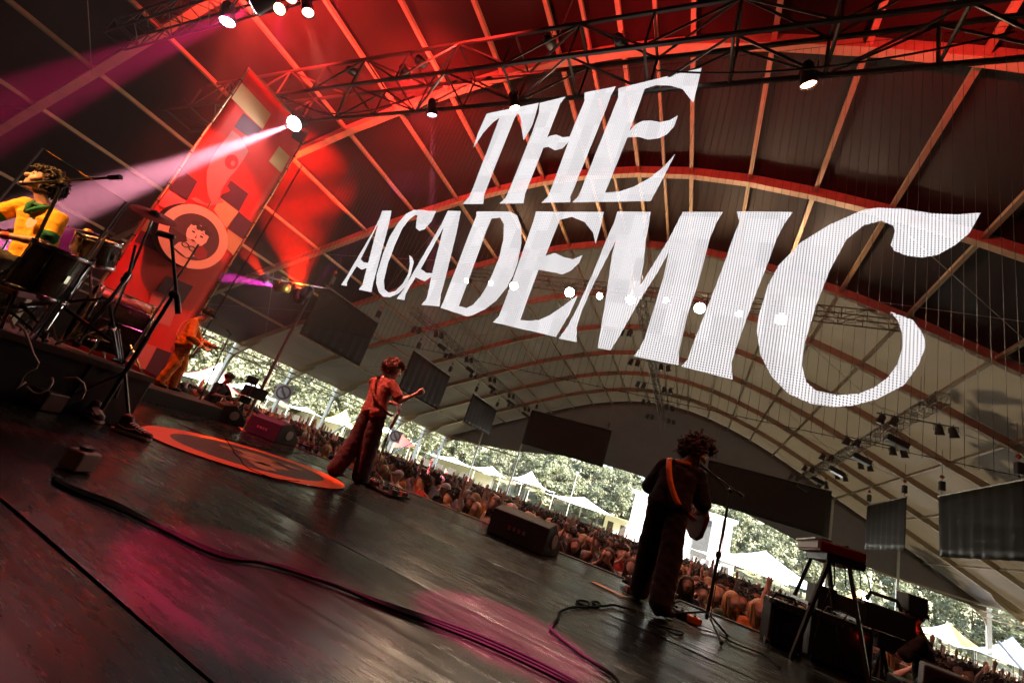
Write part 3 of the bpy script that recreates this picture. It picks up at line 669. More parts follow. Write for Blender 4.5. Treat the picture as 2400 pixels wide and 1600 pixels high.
def led_mat():
    m = bpy.data.materials.new('led_pixels'); m.use_nodes = True; n, l = m.node_tree.nodes, m.node_tree.links; n.remove(n['Principled BSDF'])
    tc = n.new('ShaderNodeTexCoord'); sp = n.new('ShaderNodeSeparateXYZ'); l.new(tc.outputs['Object'], sp.inputs[0])
    def fr(out, pitch):
        a = n.new('ShaderNodeMath'); a.operation = 'DIVIDE'; a.inputs[1].default_value = pitch; l.new(out, a.inputs[0])
        b = n.new('ShaderNodeMath'); b.operation = 'FRACT'; l.new(a.outputs[0], b.inputs[0])
        c = n.new('ShaderNodeMath'); c.operation = 'SUBTRACT'; c.inputs[1].default_value = .5; l.new(b.outputs[0], c.inputs[0])
        d = n.new('ShaderNodeMath'); d.operation = 'POWER'; d.inputs[1].default_value = 2; l.new(c.outputs[0], d.inputs[0]); return d
    sx, sz = fr(sp.outputs[0], .036), fr(sp.outputs[2], .036)
    ad = n.new('ShaderNodeMath'); ad.operation = 'ADD'; l.new(sx.outputs[0], ad.inputs[0]); l.new(sz.outputs[0], ad.inputs[1])
    lt = n.new('ShaderNodeMath'); lt.operation = 'LESS_THAN'; lt.inputs[1].default_value = .23; l.new(ad.outputs[0], lt.inputs[0])
    em = n.new('ShaderNodeEmission'); em.inputs[0].default_value = (1, .955, .975, 1)
    dv = n.new('ShaderNodeVectorMath'); dv.operation = 'DIVIDE'; dv.inputs[1].default_value = (.216, 1, .432); l.new(tc.outputs['Object'], dv.inputs[0])
    fl = n.new('ShaderNodeVectorMath'); fl.operation = 'FLOOR'; l.new(dv.outputs[0], fl.inputs[0])
    wnz = n.new('ShaderNodeTexWhiteNoise'); l.new(fl.outputs[0], wnz.inputs['Vector'])
    mrr = n.new('ShaderNodeMapRange'); mrr.inputs[3].default_value = LED_STR*.82; mrr.inputs[4].default_value = LED_STR*1.06; l.new(wnz.outputs['Value'], mrr.inputs[0]); l.new(mrr.outputs[0], em.inputs[1])
    tr = n.new('ShaderNodeBsdfTransparent'); mx = n.new('ShaderNodeMixShader'); l.new(lt.outputs[0], mx.inputs[0]); l.new(tr.outputs[0], mx.inputs[1]); l.new(em.outputs[0], mx.inputs[2])
    l.new(mx.outputs[0], n['Material Output'].inputs[0]); return m
LED_STR = .115
M_LED = led_mat()
led = thing('led_mesh_screen', 'see-through LED mesh screen spelling THE ACADEMIC in glowing white letters', 'screen', (-3, LY, 2.5))
for ch, loops in LETTERS:
    cu = bpy.data.curves.new('letter', 'CURVE'); cu.dimensions = '2D'; cu.fill_mode = 'BOTH'; cu.extrude = .004
    for lp in loops:
        sp = cu.splines.new('POLY'); sp.points.add(len(lp)-1); sp.use_cyclic_u = True
        for q, (x, y) in zip(sp.points, lp): P = at_y(x, y, LY); q.co = (P.x+3, P.z-2.5, 0, 1)
    tmp = bpy.data.objects.new('tmp', cu); COL.objects.link(tmp)
    me = bpy.data.meshes.new_from_object(tmp.evaluated_get(bpy.context.evaluated_depsgraph_get()))
    bpy.data.objects.remove(tmp); bpy.data.curves.remove(cu)
    me.transform(Matrix.Rotation(R_(90), 4, 'X')); me.materials.clear(); me.materials.append(M_LED); me.name = 'letter'
    link('letter', me, led)
# the carrier: thin vertical LED strips and a few horizontal ties
M_STRIP = mat('led_strip_dark', (.05, .035, .03), .5)
x0, x1 = -9.2, 3.6
strip = MB().box((0, .012, 3.45), (.004, .004, 6.9)).mesh('led_strip', M_STRIP)
NS = 110
for i in range(NS):
    link('led_strip', strip, led, (x0+3+(x1-x0)*i/(NS-1), 0, -.15))
for k in (0, 7): MB().box(((x0+x1)/2+3, .018, -.12+k*.98), (x1-x0, .005, .008)).build('tie_wire', M_STRIP, led)
# ------------------------------------------------------------------ people
def V(*a): return Vector(a)
def cap_mesh(vs, fs, p0, r0, p1, r1, n=18):
    """closed tapered capsule appended to vs/fs"""
    p0 = Vector(p0); p1 = Vector(p1); d = p1-p0
    if d.length < 1e-6: d = Vector((0, 0, 1e-4))
    z = d.normalized(); x = z.orthogonal().normalized(); y = z.cross(x); rings = []
    for a in (-80, -50, -20): rings.append((p0 + z*r0*math.sin(R_(a)), r0*math.cos(R_(a))))
    for a in (20, 50, 80): rings.append((p1 + z*r1*math.sin(R_(a)), r1*math.cos(R_(a))))
    o = len(vs); k = len(rings)
    for c, r in rings:
        for j in range(n):
            t = 2*math.pi*j/n; vs.append(c + x*(r*math.cos(t)) + y*(r*math.sin(t)))
    for i in range(k-1):
        for j in range(n): fs.append((o+i*n+j, o+i*n+(j+1) % n, o+(i+1)*n+(j+1) % n, o+(i+1)*n+j))
    fs.append(tuple(o+j for j in range(n-1, -1, -1))); fs.append(tuple(o+(k-1)*n+j for j in range(n)))
def fuse(name, caps, voxel, tags, smooth=2):
    """caps: (p0, r0, p1, r1, tag) -> one continuous surface, each face coloured by its closest capsule"""
    vs, fs = [], []
    for p0, r0, p1, r1, tg in caps: cap_mesh(vs, fs, p0, r0, p1, r1)
    me = bpy.data.meshes.new(name); me.from_pydata([tuple(v) for v in vs], [], fs)
    o = bpy.data.objects.new('tmp', me); COL.objects.link(o)
    m = o.modifiers.new('r', 'REMESH'); m.mode = 'VOXEL'; m.voxel_size = voxel
    if smooth: m2 = o.modifiers.new('s', 'SMOOTH'); m2.factor = .5; m2.iterations = smooth
    out = bpy.data.meshes.new_from_object(o.evaluated_get(bpy.context.evaluated_depsgraph_get()))
    bpy.data.objects.remove(o); bpy.data.meshes.remove(me); out.name = name
    n = len(out.polygons); c = np.empty(n*3); out.polygons.foreach_get('center', c); c = c.reshape(-1, 3)
    best = np.full(n, 1e9); idx = np.zeros(n, dtype=np.int32)
    for p0, r0, p1, r1, tg in caps:
        a = np.array(p0); b = np.array(p1); ab = b-a; L2 = max(1e-9, ab@ab)
        t = np.clip((c-a)@ab/L2, 0, 1); dd = np.linalg.norm(c-(a+t[:, None]*ab), axis=1)-(r0+(r1-r0)*t)
        k = dd < best; best[k] = dd[k]; idx[k] = tags.index(tg)
    if voxel < .02:      # cloth creases: move only the clothed vertices, along their normals
        nv = len(out.vertices); co = np.empty(nv*3); out.vertices.foreach_get('co', co); co = co.reshape(-1, 3)
        no = np.empty(nv*3); out.vertex_normals.foreach_get('vector', no); no = no.reshape(-1, 3)
        cl = np.zeros(nv); lv = np.empty(len(out.loops), dtype=np.int32); out.loops.foreach_get('vertex_index', lv)
        ls = np.empty(n, dtype=np.int32); out.polygons.foreach_get('loop_total', ls); fi = np.repeat(np.arange(n), ls)
        cloth_f = np.isin(idx, [tags.index('shirt'), tags.index('trousers')]) if 'shirt' in tags else np.zeros(n, bool)
        cl[lv[cloth_f[fi]]] = 1; skinny = np.zeros(nv); skinny[lv[~cloth_f[fi]]] = 1; cl *= 1-skinny
        x, y, z = co.T; a = np.arctan2(y, x)
        w1 = np.sin(26*z+5*np.sin(7*x+3*y)+4*np.sin(9*z+11*y)); w2 = np.sin(47*z-19*x+23*y+3*np.sin(13*x-5*z)); w3 = np.sin(11*z+14*x-17*y)
        dsp = .55*(.0055*np.sign(w1)*np.abs(w1)**1.5+.0028*w2+.005*w3)*cl
        co = co+no*dsp[:, None]; out.vertices.foreach_set('co', co.ravel())
    out.materials.clear()
    out.polygons.foreach_set('material_index', idx); out.polygons.foreach_set('use_smooth', np.ones(n, dtype=bool)); out.update()
    return out
TAGS = ['skin', 'shirt', 'trousers', 'shoe', 'trim', 'eye']
def head_caps(c, f, u, s=1.0):
    """head centre c, facing f, up u"""
    f = Vector(f).normalized(); u = Vector(u); u = (u-f*u.dot(f)).normalized(); r = f.cross(u); P = lambda x, y, z: c + (r*x+f*y+u*z)*s
    L = [(P(0, -.02, .035), .098*s, P(0, .015, .03), .09*s, 'skin'), (P(0, .03, -.03), .075*s, P(0, .045, -.07), .055*s, 'skin'),
         (P(-.025, .045, -.085), .034*s, P(.025, .045, -.085), .034*s, 'skin'), (P(0, .075, -.105), .022*s, P(0, .08, -.108), .022*s, 'skin'),
         (P(0, .085, .02), .016*s, P(0, .118, -.022), .019*s, 'skin'), (P(-.03, .085, .04), .018*s, P(.03, .085, .04), .018*s, 'skin'),
         (P(-.022, .088, -.058), .014*s, P(.022, .088, -.058), .014*s, 'skin'), (P(-.045, .06, -.03), .035*s, P(.045, .06, -.03), .035*s, 'skin')]
    for sx in (-1, 1):
        L += [(P(sx*.092, -.01, .025), .016*s, P(sx*.098, -.02, -.025), .013*s, 'skin'), (P(sx*.033, .088, .018), .012*s, P(sx*.036, .088, .018), .012*s, 'eye')]
    return L
def hand_caps(w, d, n, kind='relaxed', s=1.0, side=1, tg='skin'):
    """wrist w, hand direction d, palm normal n"""
    d = Vector(d).normalized(); n = Vector(n); n = (n-d*n.dot(d)).normalized(); x = d.cross(n)*side; w = Vector(w)
    P = lambda a, b, c: w + (x*a + d*b + n*c)*s
    L = [(P(-.022, .03, 0), .021*s, P(-.026, .085, 0), .018*s, tg), (P(.0, .03, 0), .022*s, P(0, .09, 0), .018*s, tg), (P(.022, .03, 0), .021*s, P(.026, .08, 0), .017*s, tg)]
    for i, (a, ln) in enumerate(((-.034, .075), (-.012, .085), (.011, .08), (.033, .062))):
        if kind == 'fist':
            L += [(P(a, .085, 0), .0115*s, P(a, .11, .028), .0115*s, tg), (P(a, .11, .028), .0115*s, P(a, .075, .052), .011*s, tg), (P(a, .075, .052), .011*s, P(a, .05, .035), .010*s, tg)]
        elif kind == 'open':
            sp = a*.9; L += [(P(a, .085, 0), .0105*s, P(a+sp*.5, .085+ln*.55, .004), .0098*s, tg), (P(a+sp*.5, .085+ln*.55, .004), .0098*s, P(a+sp, .085+ln, .016), .0085*s, tg)]
        else:
            L += [(P(a, .085, 0), .0108*s, P(a, .085+ln*.5, .018), .010*s, tg), (P(a, .085+ln*.5, .018), .010*s, P(a, .085+ln*.68, .05), .009*s, tg)]
    if kind == 'fist': L += [(P(-.035, .035, .01), .014*s, P(-.045, .07, .035), .0125*s, tg), (P(-.045, .07, .035), .0125*s, P(-.015, .09, .055), .011*s, tg)]
    else: L += [(P(-.035, .03, .005), .014*s, P(-.062, .07, .018), .0122*s, tg), (P(-.062, .07, .018), .0122*s, P(-.072, .105, .022), .010*s, tg)]
    return L
def body_caps(J, sleeve=.55, loose=1.0, fine=True, hands=('relaxed', 'relaxed'), hem=.0, long=False, s=1.0, flare=1.0):
    """J: joints hips, sho (centres), rt (shoulder axis), hrt (hip axis), elL.. wrL.., kneeL.. ankL.., head, hf, hu"""
    hip, sho = J['hip'], J['sho']; rt = Vector(J.get('rt', (1, 0, 0))).normalized(); hr = Vector(J.get('hrt', (1, 0, 0))).normalized()
    up = (sho-hip).normalized(); fw = up.cross(rt).normalized(); waist = hip.lerp(sho, .36); C = []
    w = J.get('w', 1.0)
    for sx in (-1, 1):
        C += [(sho-up*.10+rt*sx*.085*w, .115*w, waist+rt*sx*.062*w, .108*w*loose, 'shirt'), (waist+rt*sx*.062*w, .108*w*loose, hip+up*(.07-hem)+hr*sx*.075*w, .118*w*loose, 'shirt')]
        shp = sho + rt*sx*.175*w + up*.0
        C += [(sho+up*.045, .062, shp, .075*w, 'shirt')]
        k = 'L' if sx < 0 else 'R'; el, wr = J['el'+k], J['wr'+k]
        C += [(shp, .060*w, el, .043*w, 'skin'), (el, .043*w, wr, .028*w, 'skin'), (el.lerp(wr, .15), .045*w, el.lerp(wr, .4), .043*w, 'skin')]
        if long: C += [(shp, .078*w, el, .06*w*loose, 'shirt'), (el, .06*w*loose, wr.lerp(el, .06), .045*loose, 'shirt')]
        else:
            e2 = shp.lerp(el, sleeve+.25); C += [(shp, .077*w, e2, .072*w*loose, 'shirt'), (e2.lerp(shp, .08), .073*w*loose, e2, .0735*w*loose, 'trim')]
        hd = J.get('hd'+k, wr-el); hn = J.get('hn'+k, fw)
        if fine: C += hand_caps(wr, hd, hn, hands[0 if sx < 0 else 1], 1.0, 1 if sx > 0 else -1)
        else: hdn = Vector(hd).normalized(); C += [(wr, .03, wr+hdn*.09, .042, 'skin'), (wr+hdn*.09, .036, wr+hdn*.15, .02, 'skin')]
        hj = hip + hr*sx*.092*w; kn, an = J['kn'+k], J['an'+k]; to = J.get('to'+k, an+V(0, .15, -.05))
        C += [(hj, .108*w, kn, .075*loose*flare, 'trousers'), (kn, .075*loose*flare, an+V(0, 0, .02), .066*loose*flare, 'trousers')]
        C += [(an-V(0, 0, .045), .042, to, .036, 'shoe'), (an-V(0, 0, .03), .045, an-V(0, .04, .045), .042, 'shoe')]
    C += [(hip+hr*.085*w, .118*w, hip-hr*.085*w, .118*w, 'trousers'), (sho-up*.05, .11*w, waist, .10*w*loose, 'shirt')]
    hd = J['head']; nb = sho+up*.06; C += [(nb, .058, hd-Vector(J.get('hu', (0, 0, 1)))*.06, .054, 'skin')] + head_caps(hd, J['hf'], J.get('hu', (0, 0, 1)), J.get('hs', 1.0))
    return C
SKIN = mat('skin_fair', (.50, .30, .22), .5, noise=.12, nscale=12); SKIN2 = mat('skin_light', (.58, .37, .28), .5, noise=.1, nscale=12); SKIN3 = mat('skin_tan', (.38, .21, .14), .5, noise=.12, nscale=12)
EYE = mat('eye_dark', (.03, .02, .02), .2)
def cloth(name, col, rough=.9, b=.6): return mat(name, col, rough, noise=.22, nscale=5, bump=b, bscale=11, sheen=.15, spec=.15, stretch=(1, 1, 1.7))
def set_mats(me, **kw):
    d = dict(skin=SKIN, shirt=cloth('cloth_grey', (.2, .2, .2)), trousers=cloth('cloth_black', (.02, .02, .022)), shoe=mat('shoe_dark', (.03, .028, .028), .5), trim=None, eye=EYE); d.update(kw)
    if d['trim'] is None: d['trim'] = d['shirt']
    for t in TAGS: me.materials.append(d[t])
def hair_mesh(name, c, f, u, kind, m, seed=0, s=1.0, n=260):
    """tufts rooted on the skull"""
    rg = random.Random(seed); f = Vector(f).normalized(); u = Vector(u); u = (u-f*u.dot(f)).normalized(); r = f.cross(u); c = Vector(c)
    mb = MB(); W = lambda p: c+(r*p.x+f*p.y+u*p.z)*s
    # scalp cap
    prof_ = []
    for i in range(9):
        a = math.pi*i/14; prof_.append((max(.002, .106*math.sin(a)), .106*math.cos(a)))
    Mx = Matrix((r, f, u)).transposed()
    tilt = Matrix.Rotation(R_(28), 3, Vector((1, 0, 0)))
    mb.lathe([(q[0]*s, q[1]*s) for q in prof_], c+(u*.035-f*.008)*s, Mx @ tilt, 14, caps=False)
    for i in range(n):
        while True:
            p = Vector((rg.gauss(0, 1), rg.gauss(0, 1), rg.gauss(0, 1))).normalized()
            if kind == 'curly' and p.z > -.62 + .62*max(0, p.y)*2.0 and not (p.y > .08 and p.z < .5): break
            if kind == 'short' and p.z > -.25 + .5*max(0, p.y)*1.3 and not (p.y > .5 and p.z < .5): break
            if kind == 'long' and p.z > -.3 and not (p.y > .35 and p.z < .5): break
        b = Vector((p.x*.098, p.y*.112-.01, p.z*.105+.035))
        if kind == 'curly':
            L = rg.uniform(.03, .065); t1 = Vector((rg.gauss(0, 1), rg.gauss(0, 1), rg.gauss(0, 1)))*.022
            pts = [b*.94, b+p*L*.5+t1, b+p*L+t1*.2+Vector((rg.gauss(0, .012), rg.gauss(0, .012), -.012)), b+p*L*.75-t1*.9+Vector((0, 0, -.03))]
            mb.tube([W(q) for q in pts], [.012*s, .0125*s, .010*s, .003*s], 4)
        elif kind == 'short':
            d_ = (p+Vector((0, .25, .2))).normalized(); pts = [b*.95, b+p*.012+Vector((0, .01, .006)), b+p*.022+Vector((rg.gauss(0, .01), rg.uniform(-.02, .03), rg.uniform(-.02, .01)))]
            mb.tube([W(q) for q in pts], [.014*s, .012*s, .004*s], 5)
        else:
            sx = math.copysign(1, p.x) if abs(p.x) > .15 else rg.choice((-1, 1)); L = rg.uniform(.18, .34)
            back = Vector((b.x*1.18, min(b.y, .03)*1.0-.015, -.03)); end = back+Vector((rg.gauss(0, .015), -.01, -L))
            pts = [b*.95, (b*1.08+back)/2+Vector((0, 0, .03)), back, back.lerp(end, .55)+Vector((rg.gauss(0, .012), 0, 0)), end]
            mb.tube([W(q) for q in pts], [.012*s, .015*s, .016*s, .013*s, .004*s], 4)
    return mb.mesh(name, m, True)
H_BLACK = mat('hair_black', (.012, .010, .009), .7); H_BROWN = mat('hair_brown', (.06, .03, .016), .7); H_RED = mat('hair_auburn', (.16, .045, .02), .65); H_BLOND = mat('hair_blond', (.34, .21, .09), .5)
def place(name, me, base, rz, label, cat='person', group=None):
    o = link(name, me, None, base); o.rotation_euler = (0, 0, rz); return tag(o, label, cat, group)

# --- singer in the red shirt (back view, right fist raised)
J = dict(hip=V(-.06, .03, .96), sho=V(-.17, .07, 1.40), rt=(1, .05, .10), hrt=(1, .1, .02), head=V(-.15, .15, 1.64), hf=(.62, .75, -.12), hu=(.06, .1, 1), hs=1.0,
  elL=V(-.42, .24, 1.14), wrL=V(-.22, .44, 1.20), elR=V(.22, .14, 1.22), wrR=V(.36, .26, 1.40), knL=V(-.13, .0, .52), anL=V(-.12, -.14, .09), toL=V(-.14, .02, .045), knR=V(.05, .10, .52), anR=V(.09, .12, .09), toR=V(.15, .28, .045), hdR=(.45, .25, .55), hnR=(-.5, .6, .3))
me = fuse('singer_body', body_caps(J, sleeve=.5, loose=1.14, hands=('relaxed', 'fist'), hem=.06, flare=1.6), .0105, TAGS)
set_mats(me, skin=SKIN2, shirt=cloth('red_brown_polo', (.30, .07, .045)), trousers=cloth('dark_wine_trousers', (.06, .018, .018)))
singer = place('person', me, (-4.2, 4.93, .008), R_(-6), 'person in red-brown polo and dark trousers raising a fist, seen from behind')
link('hair', hair_mesh('hair', J['head'], J['hf'], J['hu'], 'curly', H_RED, 1, 1.0, 800), singer)
# --- bassist in black
J2 = dict(hip=V(.0, .0, .93), sho=V(.04, .07, 1.32), rt=(1, .1, -.04), hrt=(1, .1, 0), head=V(.13, .17, 1.545), hf=(.75, .55, -.42), hu=(.25, .45, 1), w=1.0,
  elL=V(-.26, .10, 1.04), wrL=V(-.18, .36, 1.10), elR=V(.29, .12, 1.02), wrR=V(.17, .36, .93), knL=V(-.13, .12, .50), anL=V(-.17, .22, .09), toL=V(-.22, .38, .045), knR=V(.12, -.06, .50), anR=V(.15, -.22, .09), toR=V(.22, -.06, .045))
me = fuse('bassist_body', body_caps(J2, sleeve=.6, loose=1.2, hem=.03, flare=1.3), .0105, TAGS)
set_mats(me, skin=SKIN, shirt=cloth('black_tee', (.022, .014, .013)), trousers=cloth('black_trousers', (.016, .011, .011)))
bassist = place('person', me, (-.22, 4.85, .008), R_(-12), 'person in black T-shirt with orange strap bowing to a microphone, seen from behind')
link('hair', hair_mesh('hair', J2['head'], J2['hf'], J2['hu'], 'curly', H_BROWN, 2, 1.08, 850), bassist)
s = MB(); s.tube([V(.04, .07, 1.32)+V(math.cos(a)*.075+.01, math.sin(a)*.075+.01, .085+.02*math.sin(a)) for a in [R_(150+i*24) for i in range(11)]], .022, 8)
s.build('collar', cloth('orange_collar', (.75, .22, .03)), bassist, True)
# --- guitarist in orange
J3 = dict(hip=V(0, -.08, .94), sho=V(-.05, -.13, 1.38), rt=(1, .15, -.02), hrt=(1, 0, 0), head=V(-.02, .0, 1.60), hf=(.1, .8, -.55), hu=(0, .5, 1),
  elL=V(-.34, .05, 1.10), wrL=V(-.26, .30, 1.08), elR=V(.30, .0, 1.07), wrR=V(.16, .24, .98), knL=V(-.14, .05, .51), anL=V(-.18, .06, .09), toL=V(-.22, .22, .045), knR=V(.12, -.02, .51), anR=V(.15, -.08, .09), toR=V(.2, .06, .045))
me = fuse('guitarist_body', body_caps(J3, loose=1.25, long=True, hem=.10, flare=1.1), .011, TAGS)
set_mats(me, skin=SKIN, shirt=cloth('orange_jacket', (.62, .16, .02)), trousers=cloth('orange_trousers', (.55, .15, .03)))
orange = place('person', me, (-9.55, 5.2, .232), R_(-38), 'person in orange jacket and trousers leaning over a guitar on the low riser')
link('hair', hair_mesh('hair', J3['head'], J3['hf'], J3['hu'], 'short', H_BLACK, 3, 1.06, 220), orange)
# --- drummer
th = R_(208)
J4 = dict(hip=V(-.2, -.2, .58), sho=V(-.09, -.08, 1.13), rt=(1, 0, .08), hrt=(1, 0, 0), head=V(.0, .0, 1.39), hf=(.62, .77, .14), hu=(-.05, -.08, 1),
  elL=V(-.35, -.03, .84), wrL=V(-.14, .16, .74), elR=V(.2, .02, .88), wrR=V(.12, .24, .8), knL=V(-.36, .22, .52), anL=V(-.36, .26, .10), knR=V(.02, .24, .52), anR=V(.02, .28, .10))
me = fuse('drummer_body', body_caps(J4, sleeve=.5, loose=1.08, hem=.03), .010, TAGS)
set_mats(me, skin=SKIN, shirt=cloth('yellow_jersey', (.66, .33, .02), .9), trim=cloth('green_trim', (.01, .13, .06)), trousers=cloth('dark_shorts', (.03, .03, .03)))
drummer = place('person', me, (-6.17, 1.40, .5), th, 'drummer in yellow football jersey with green collar singing into a boom microphone')
link('hair', hair_mesh('hair', J4['head'], J4['hf'], J4['hu'], 'curly', H_BLACK, 4, .95, 800), drummer)
s = MB()
for i in range(13):
    a = R_(-60+i*25); q = V(-.09, -.08, 1.14)+V(math.sin(a)*.078, -math.cos(a)*.06-.01, .075-.02*abs(math.sin(a/2)));
    s.v += [q, q+V(math.sin(a)*.045, -math.cos(a)*.045, -.045)]
for i in range(12): s.f.append((2*i, 2*i+2, 2*i+3, 2*i+1)); s.m.append(0)
s.tube([V(-.165, -.04, 1.19), V(-.14, .02, 1.12), V(-.10, .04, 1.05)], .019, 6); s.tube([V(-.018, -.04, 1.21), V(-.05, .02, 1.13), V(-.10, .04, 1.05)], .019, 6)
o = s.build('collar', MATS['green_trim'], drummer, True); m = o.modifiers.new('t', 'SOLIDIFY'); m.thickness = .012; m.offset = 0
# crest: shield of light border, blue field, small round ball, stars above
def shield(w, h): return [(-w, h*.75), (-w*.5, h), (0, h*.82), (w*.5, h), (w, h*.75), (w*.85, -h*.35), (0, -h), (-w*.85, -h*.35)]
B = Matrix.Translation(V(-.185, .028, .96)) @ Matrix.Rotation(R_(20), 4, 'Z') @ Matrix.Rotation(R_(82), 4, 'X')
cr = MB().prism(shield(.036, .052), B, .004).build('crest', mat('crest_white', (.7, .7, .66), .7), drummer)
for nm, col, (w_, h_), (dx, dy) in (('crest_field', (.05, .10, .26), (.030, .044), (0, -.001)), ('crest_figure', (.6, .35, .05), (.010, .026), (-.004, .002)), ('crest_ball', (.75, .75, .7), (.009, .009), (.012, -.016))):
    MB().prism([(x+dx, y+dy) for x, y in (shield(w_, h_) if nm == 'crest_field' else [(math.cos(a)*w_, math.sin(a)*h_) for a in [i*.628 for i in range(10)]])], B @ Matrix.Translation((0, 0, .004+.0015*['crest_field', 'crest_figure', 'crest_ball'].index(nm))), .002).build(nm, mat(nm, col, .7), cr)
for k in range(3):
    MB().prism([((.008 if i % 2 == 0 else .0035)*math.sin(i*.628), (.008 if i % 2 == 0 else .0035)*math.cos(i*.628)) for i in range(10)], B @ Matrix.Translation((-.025+.025*k, .068, 0)), .003).build('star', MATS['green_trim'], drummer)
MB().tube([V(.0, .0, 1.39)+V(.62, .77, .14).normalized()*.112+V(dx*.77, -dx*.62, -.042) for dx in (-.028, 0, .028)], [.006, .010, .006], 6).build('moustache', H_BLACK, drummer, True)
# wrist band
p = V(-.14, .16, .74).lerp(V(-.35, -.03, .84), .18); MB().lathe([(.036, -.02), (.038, 0), (.036, .02)], p, (V(-.35, -.03, .84)-V(-.14, .16, .74)).to_track_quat('Z', 'Y').to_matrix(), 12).build('wristband', mat('band_red', (.5, .05, .03), .6), drummer)
# --- camera operators on their platforms
M_PLAT = mat('platform_black', (.02, .02, .02), .7)
def operator(base, rz, lab, capcol, hairkind, shirt, plat_label, skin=SKIN):
    gz = ground_z(base[1])
    wtop(MB().box((base[0], base[1], (gz+base[2])/2-.01), (1.6, 1.5, base[2]-gz)), 'camera_platform', M_PLAT, plat_label, 'platform')
    Jc = dict(hip=V(0, 0, .92), sho=V(0, .06, 1.36), head=V(0, .13, 1.60), hf=(0, 1, -.12), hu=(0, .1, 1), elL=V(-.30, .2, 1.12), wrL=V(-.16, .46, 1.16), elR=V(.30, .2, 1.12), wrR=V(.16, .46, 1.16),
        knL=V(-.1, .05, .5), anL=V(-.12, .0, .09), knR=V(.1, .05, .5), anR=V(.12, .0, .09))
    me = fuse('operator_body', body_caps(Jc, sleeve=.6, loose=1.1, hem=.05), .014, TAGS)
    set_mats(me, skin=skin, shirt=shirt)
    o = place('person', me, base, rz, lab)
    link('hair', hair_mesh('hair', Jc['head'], Jc['hf'], Jc['hu'], hairkind, H_BLACK, 5, 1.0, 160), o)
    return o, Jc
opR, Jr = operator((2.82, 7.72, -.88), R_(68), 'camera operator in black T-shirt and headphones beside the big camera', None, 'short', cloth('operator_black', (.018, .016, .015)), 'black platform under the right camera operator')
for sx in (-1, 1): MB().lathe([(.035, -.015), (.045, 0), (.035, .015)], Jr['head']+V(sx*.108, -.01, .0), Matrix.Rotation(R_(90), 3, 'Y'), 12).build('headphone_cup', M_HOIST, opR, True)
MB().tube([Jr['head']+V(.125*math.cos(a), -.015, .02+.14*math.sin(a)) for a in [R_(i*18) for i in range(11)]], .013, 6).build('headphone_band', M_HOIST, opR, True)
opL, Jl = operator((-11.35, 7.35, -.76), R_(-75), 'camera operator in dark shirt and cap leaning toward the left camera', None, 'short', cloth('operator_dark', (.02, .018, .018)), 'black platform under the left camera operator')
MB().lathe([(.115, 0), (.112, .04), (.085, .08), (.03, .105)], Jl['head']+V(0, -.005, .045), Matrix.Rotation(R_(-6), 3, 'X'), 16).build('cap', M_HOIST, opL, True)
MB().box(Jl['head']+V(0, .15, .052), (.15, .13, .012)).build('cap_peak', M_HOIST, opL)
# ------------------------------------------------------------------ the crowd
CROWD_TAGS = TAGS
poses = []
def cj(**k):
    b = dict(hip=V(0, 0, .93), sho=V(0, .02, 1.37), head=V(0, .07, 1.60), hf=(0, 1, .12), hu=(0, 0, 1), elL=V(-.27, .04, 1.10), wrL=V(-.24, .18, .92), elR=V(.27, .04, 1.10), wrR=V(.24, .18, .92), knL=V(-.1, .03, .5), anL=V(-.11, 0, .09), knR=V(.1, .03, .5), anR=V(.11, 0, .09))
    b.update(k); return b
poses = [('with arms at the sides', cj()), ('looking to one side', cj(hf=(.5, .8, .1), elL=V(-.25, .1, 1.12), wrL=V(-.1, .26, 1.05), wrR=V(.1, .25, 1.02))),
  ('with one arm raised', cj(elR=V(.30, .10, 1.62), wrR=V(.27, .14, 1.90), hdR=(0, .1, 1))), ('with both hands up', cj(elL=V(-.32, .12, 1.58), wrL=V(-.27, .2, 1.84), hdL=(0, .1, 1), elR=V(.32, .12, 1.58), wrR=V(.26, .22, 1.82), hdR=(0, .1, 1))),
  ('clapping before the chest', cj(elL=V(-.26, .2, 1.18), wrL=V(-.05, .36, 1.30), elR=V(.26, .2, 1.18), wrR=V(.05, .36, 1.30))), ('holding up a phone', cj(elL=V(-.25, .24, 1.32), wrL=V(-.05, .38, 1.55), hdL=(.1, .05, 1), elR=V(.25, .24, 1.32), wrR=V(.05, .38, 1.55), hdR=(-.1, .05, 1)))]
BODY = []
for nm, J in poses:
    me = fuse('person_body', body_caps(J, sleeve=.5, fine=False, loose=1.05), .026, TAGS, 1); set_mats(me); BODY.append(me)
HM = [('short dark hair', hair_mesh('hair', V(0, .07, 1.60), (0, 1, .12), (0, 0, 1), 'short', H_BLACK, 21, 1.05, 70)), ('curly brown hair', hair_mesh('hair', V(0, .07, 1.60), (0, 1, .12), (0, 0, 1), 'curly', H_BROWN, 22, 1.0, 150)),
      ('long brown hair', hair_mesh('hair', V(0, .07, 1.60), (0, 1, .12), (0, 0, 1), 'long', H_BROWN, 23, 1.0, 60)), ('long blond hair', hair_mesh('hair', V(0, .07, 1.60), (0, 1, .12), (0, 0, 1), 'long', H_BLOND, 24, 1.0, 60))]
capm = MB().lathe([(.113, 0), (.110, .045), (.083, .085), (.03, .105)], V(0, .06, 1.64), None, 12); capm.box(V(0, .21, 1.65), (.15, .12, .014)); HM.append(('a pale cap', capm.mesh('hair', mat('cap_pale', (.5, .46, .4), .8))))
SHIRTS = [('white', (.62, .60, .56)), ('black', (.02, .02, .022)), ('red', (.40, .05, .04)), ('grey', (.22, .21, .20)), ('orange', (.55, .18, .05)), ('dark green', (.05, .09, .05)), ('brown', (.16, .08, .05)), ('pale pink', (.58, .36, .34)), ('navy', (.03, .04, .09)), ('cream', (.52, .45, .33))]
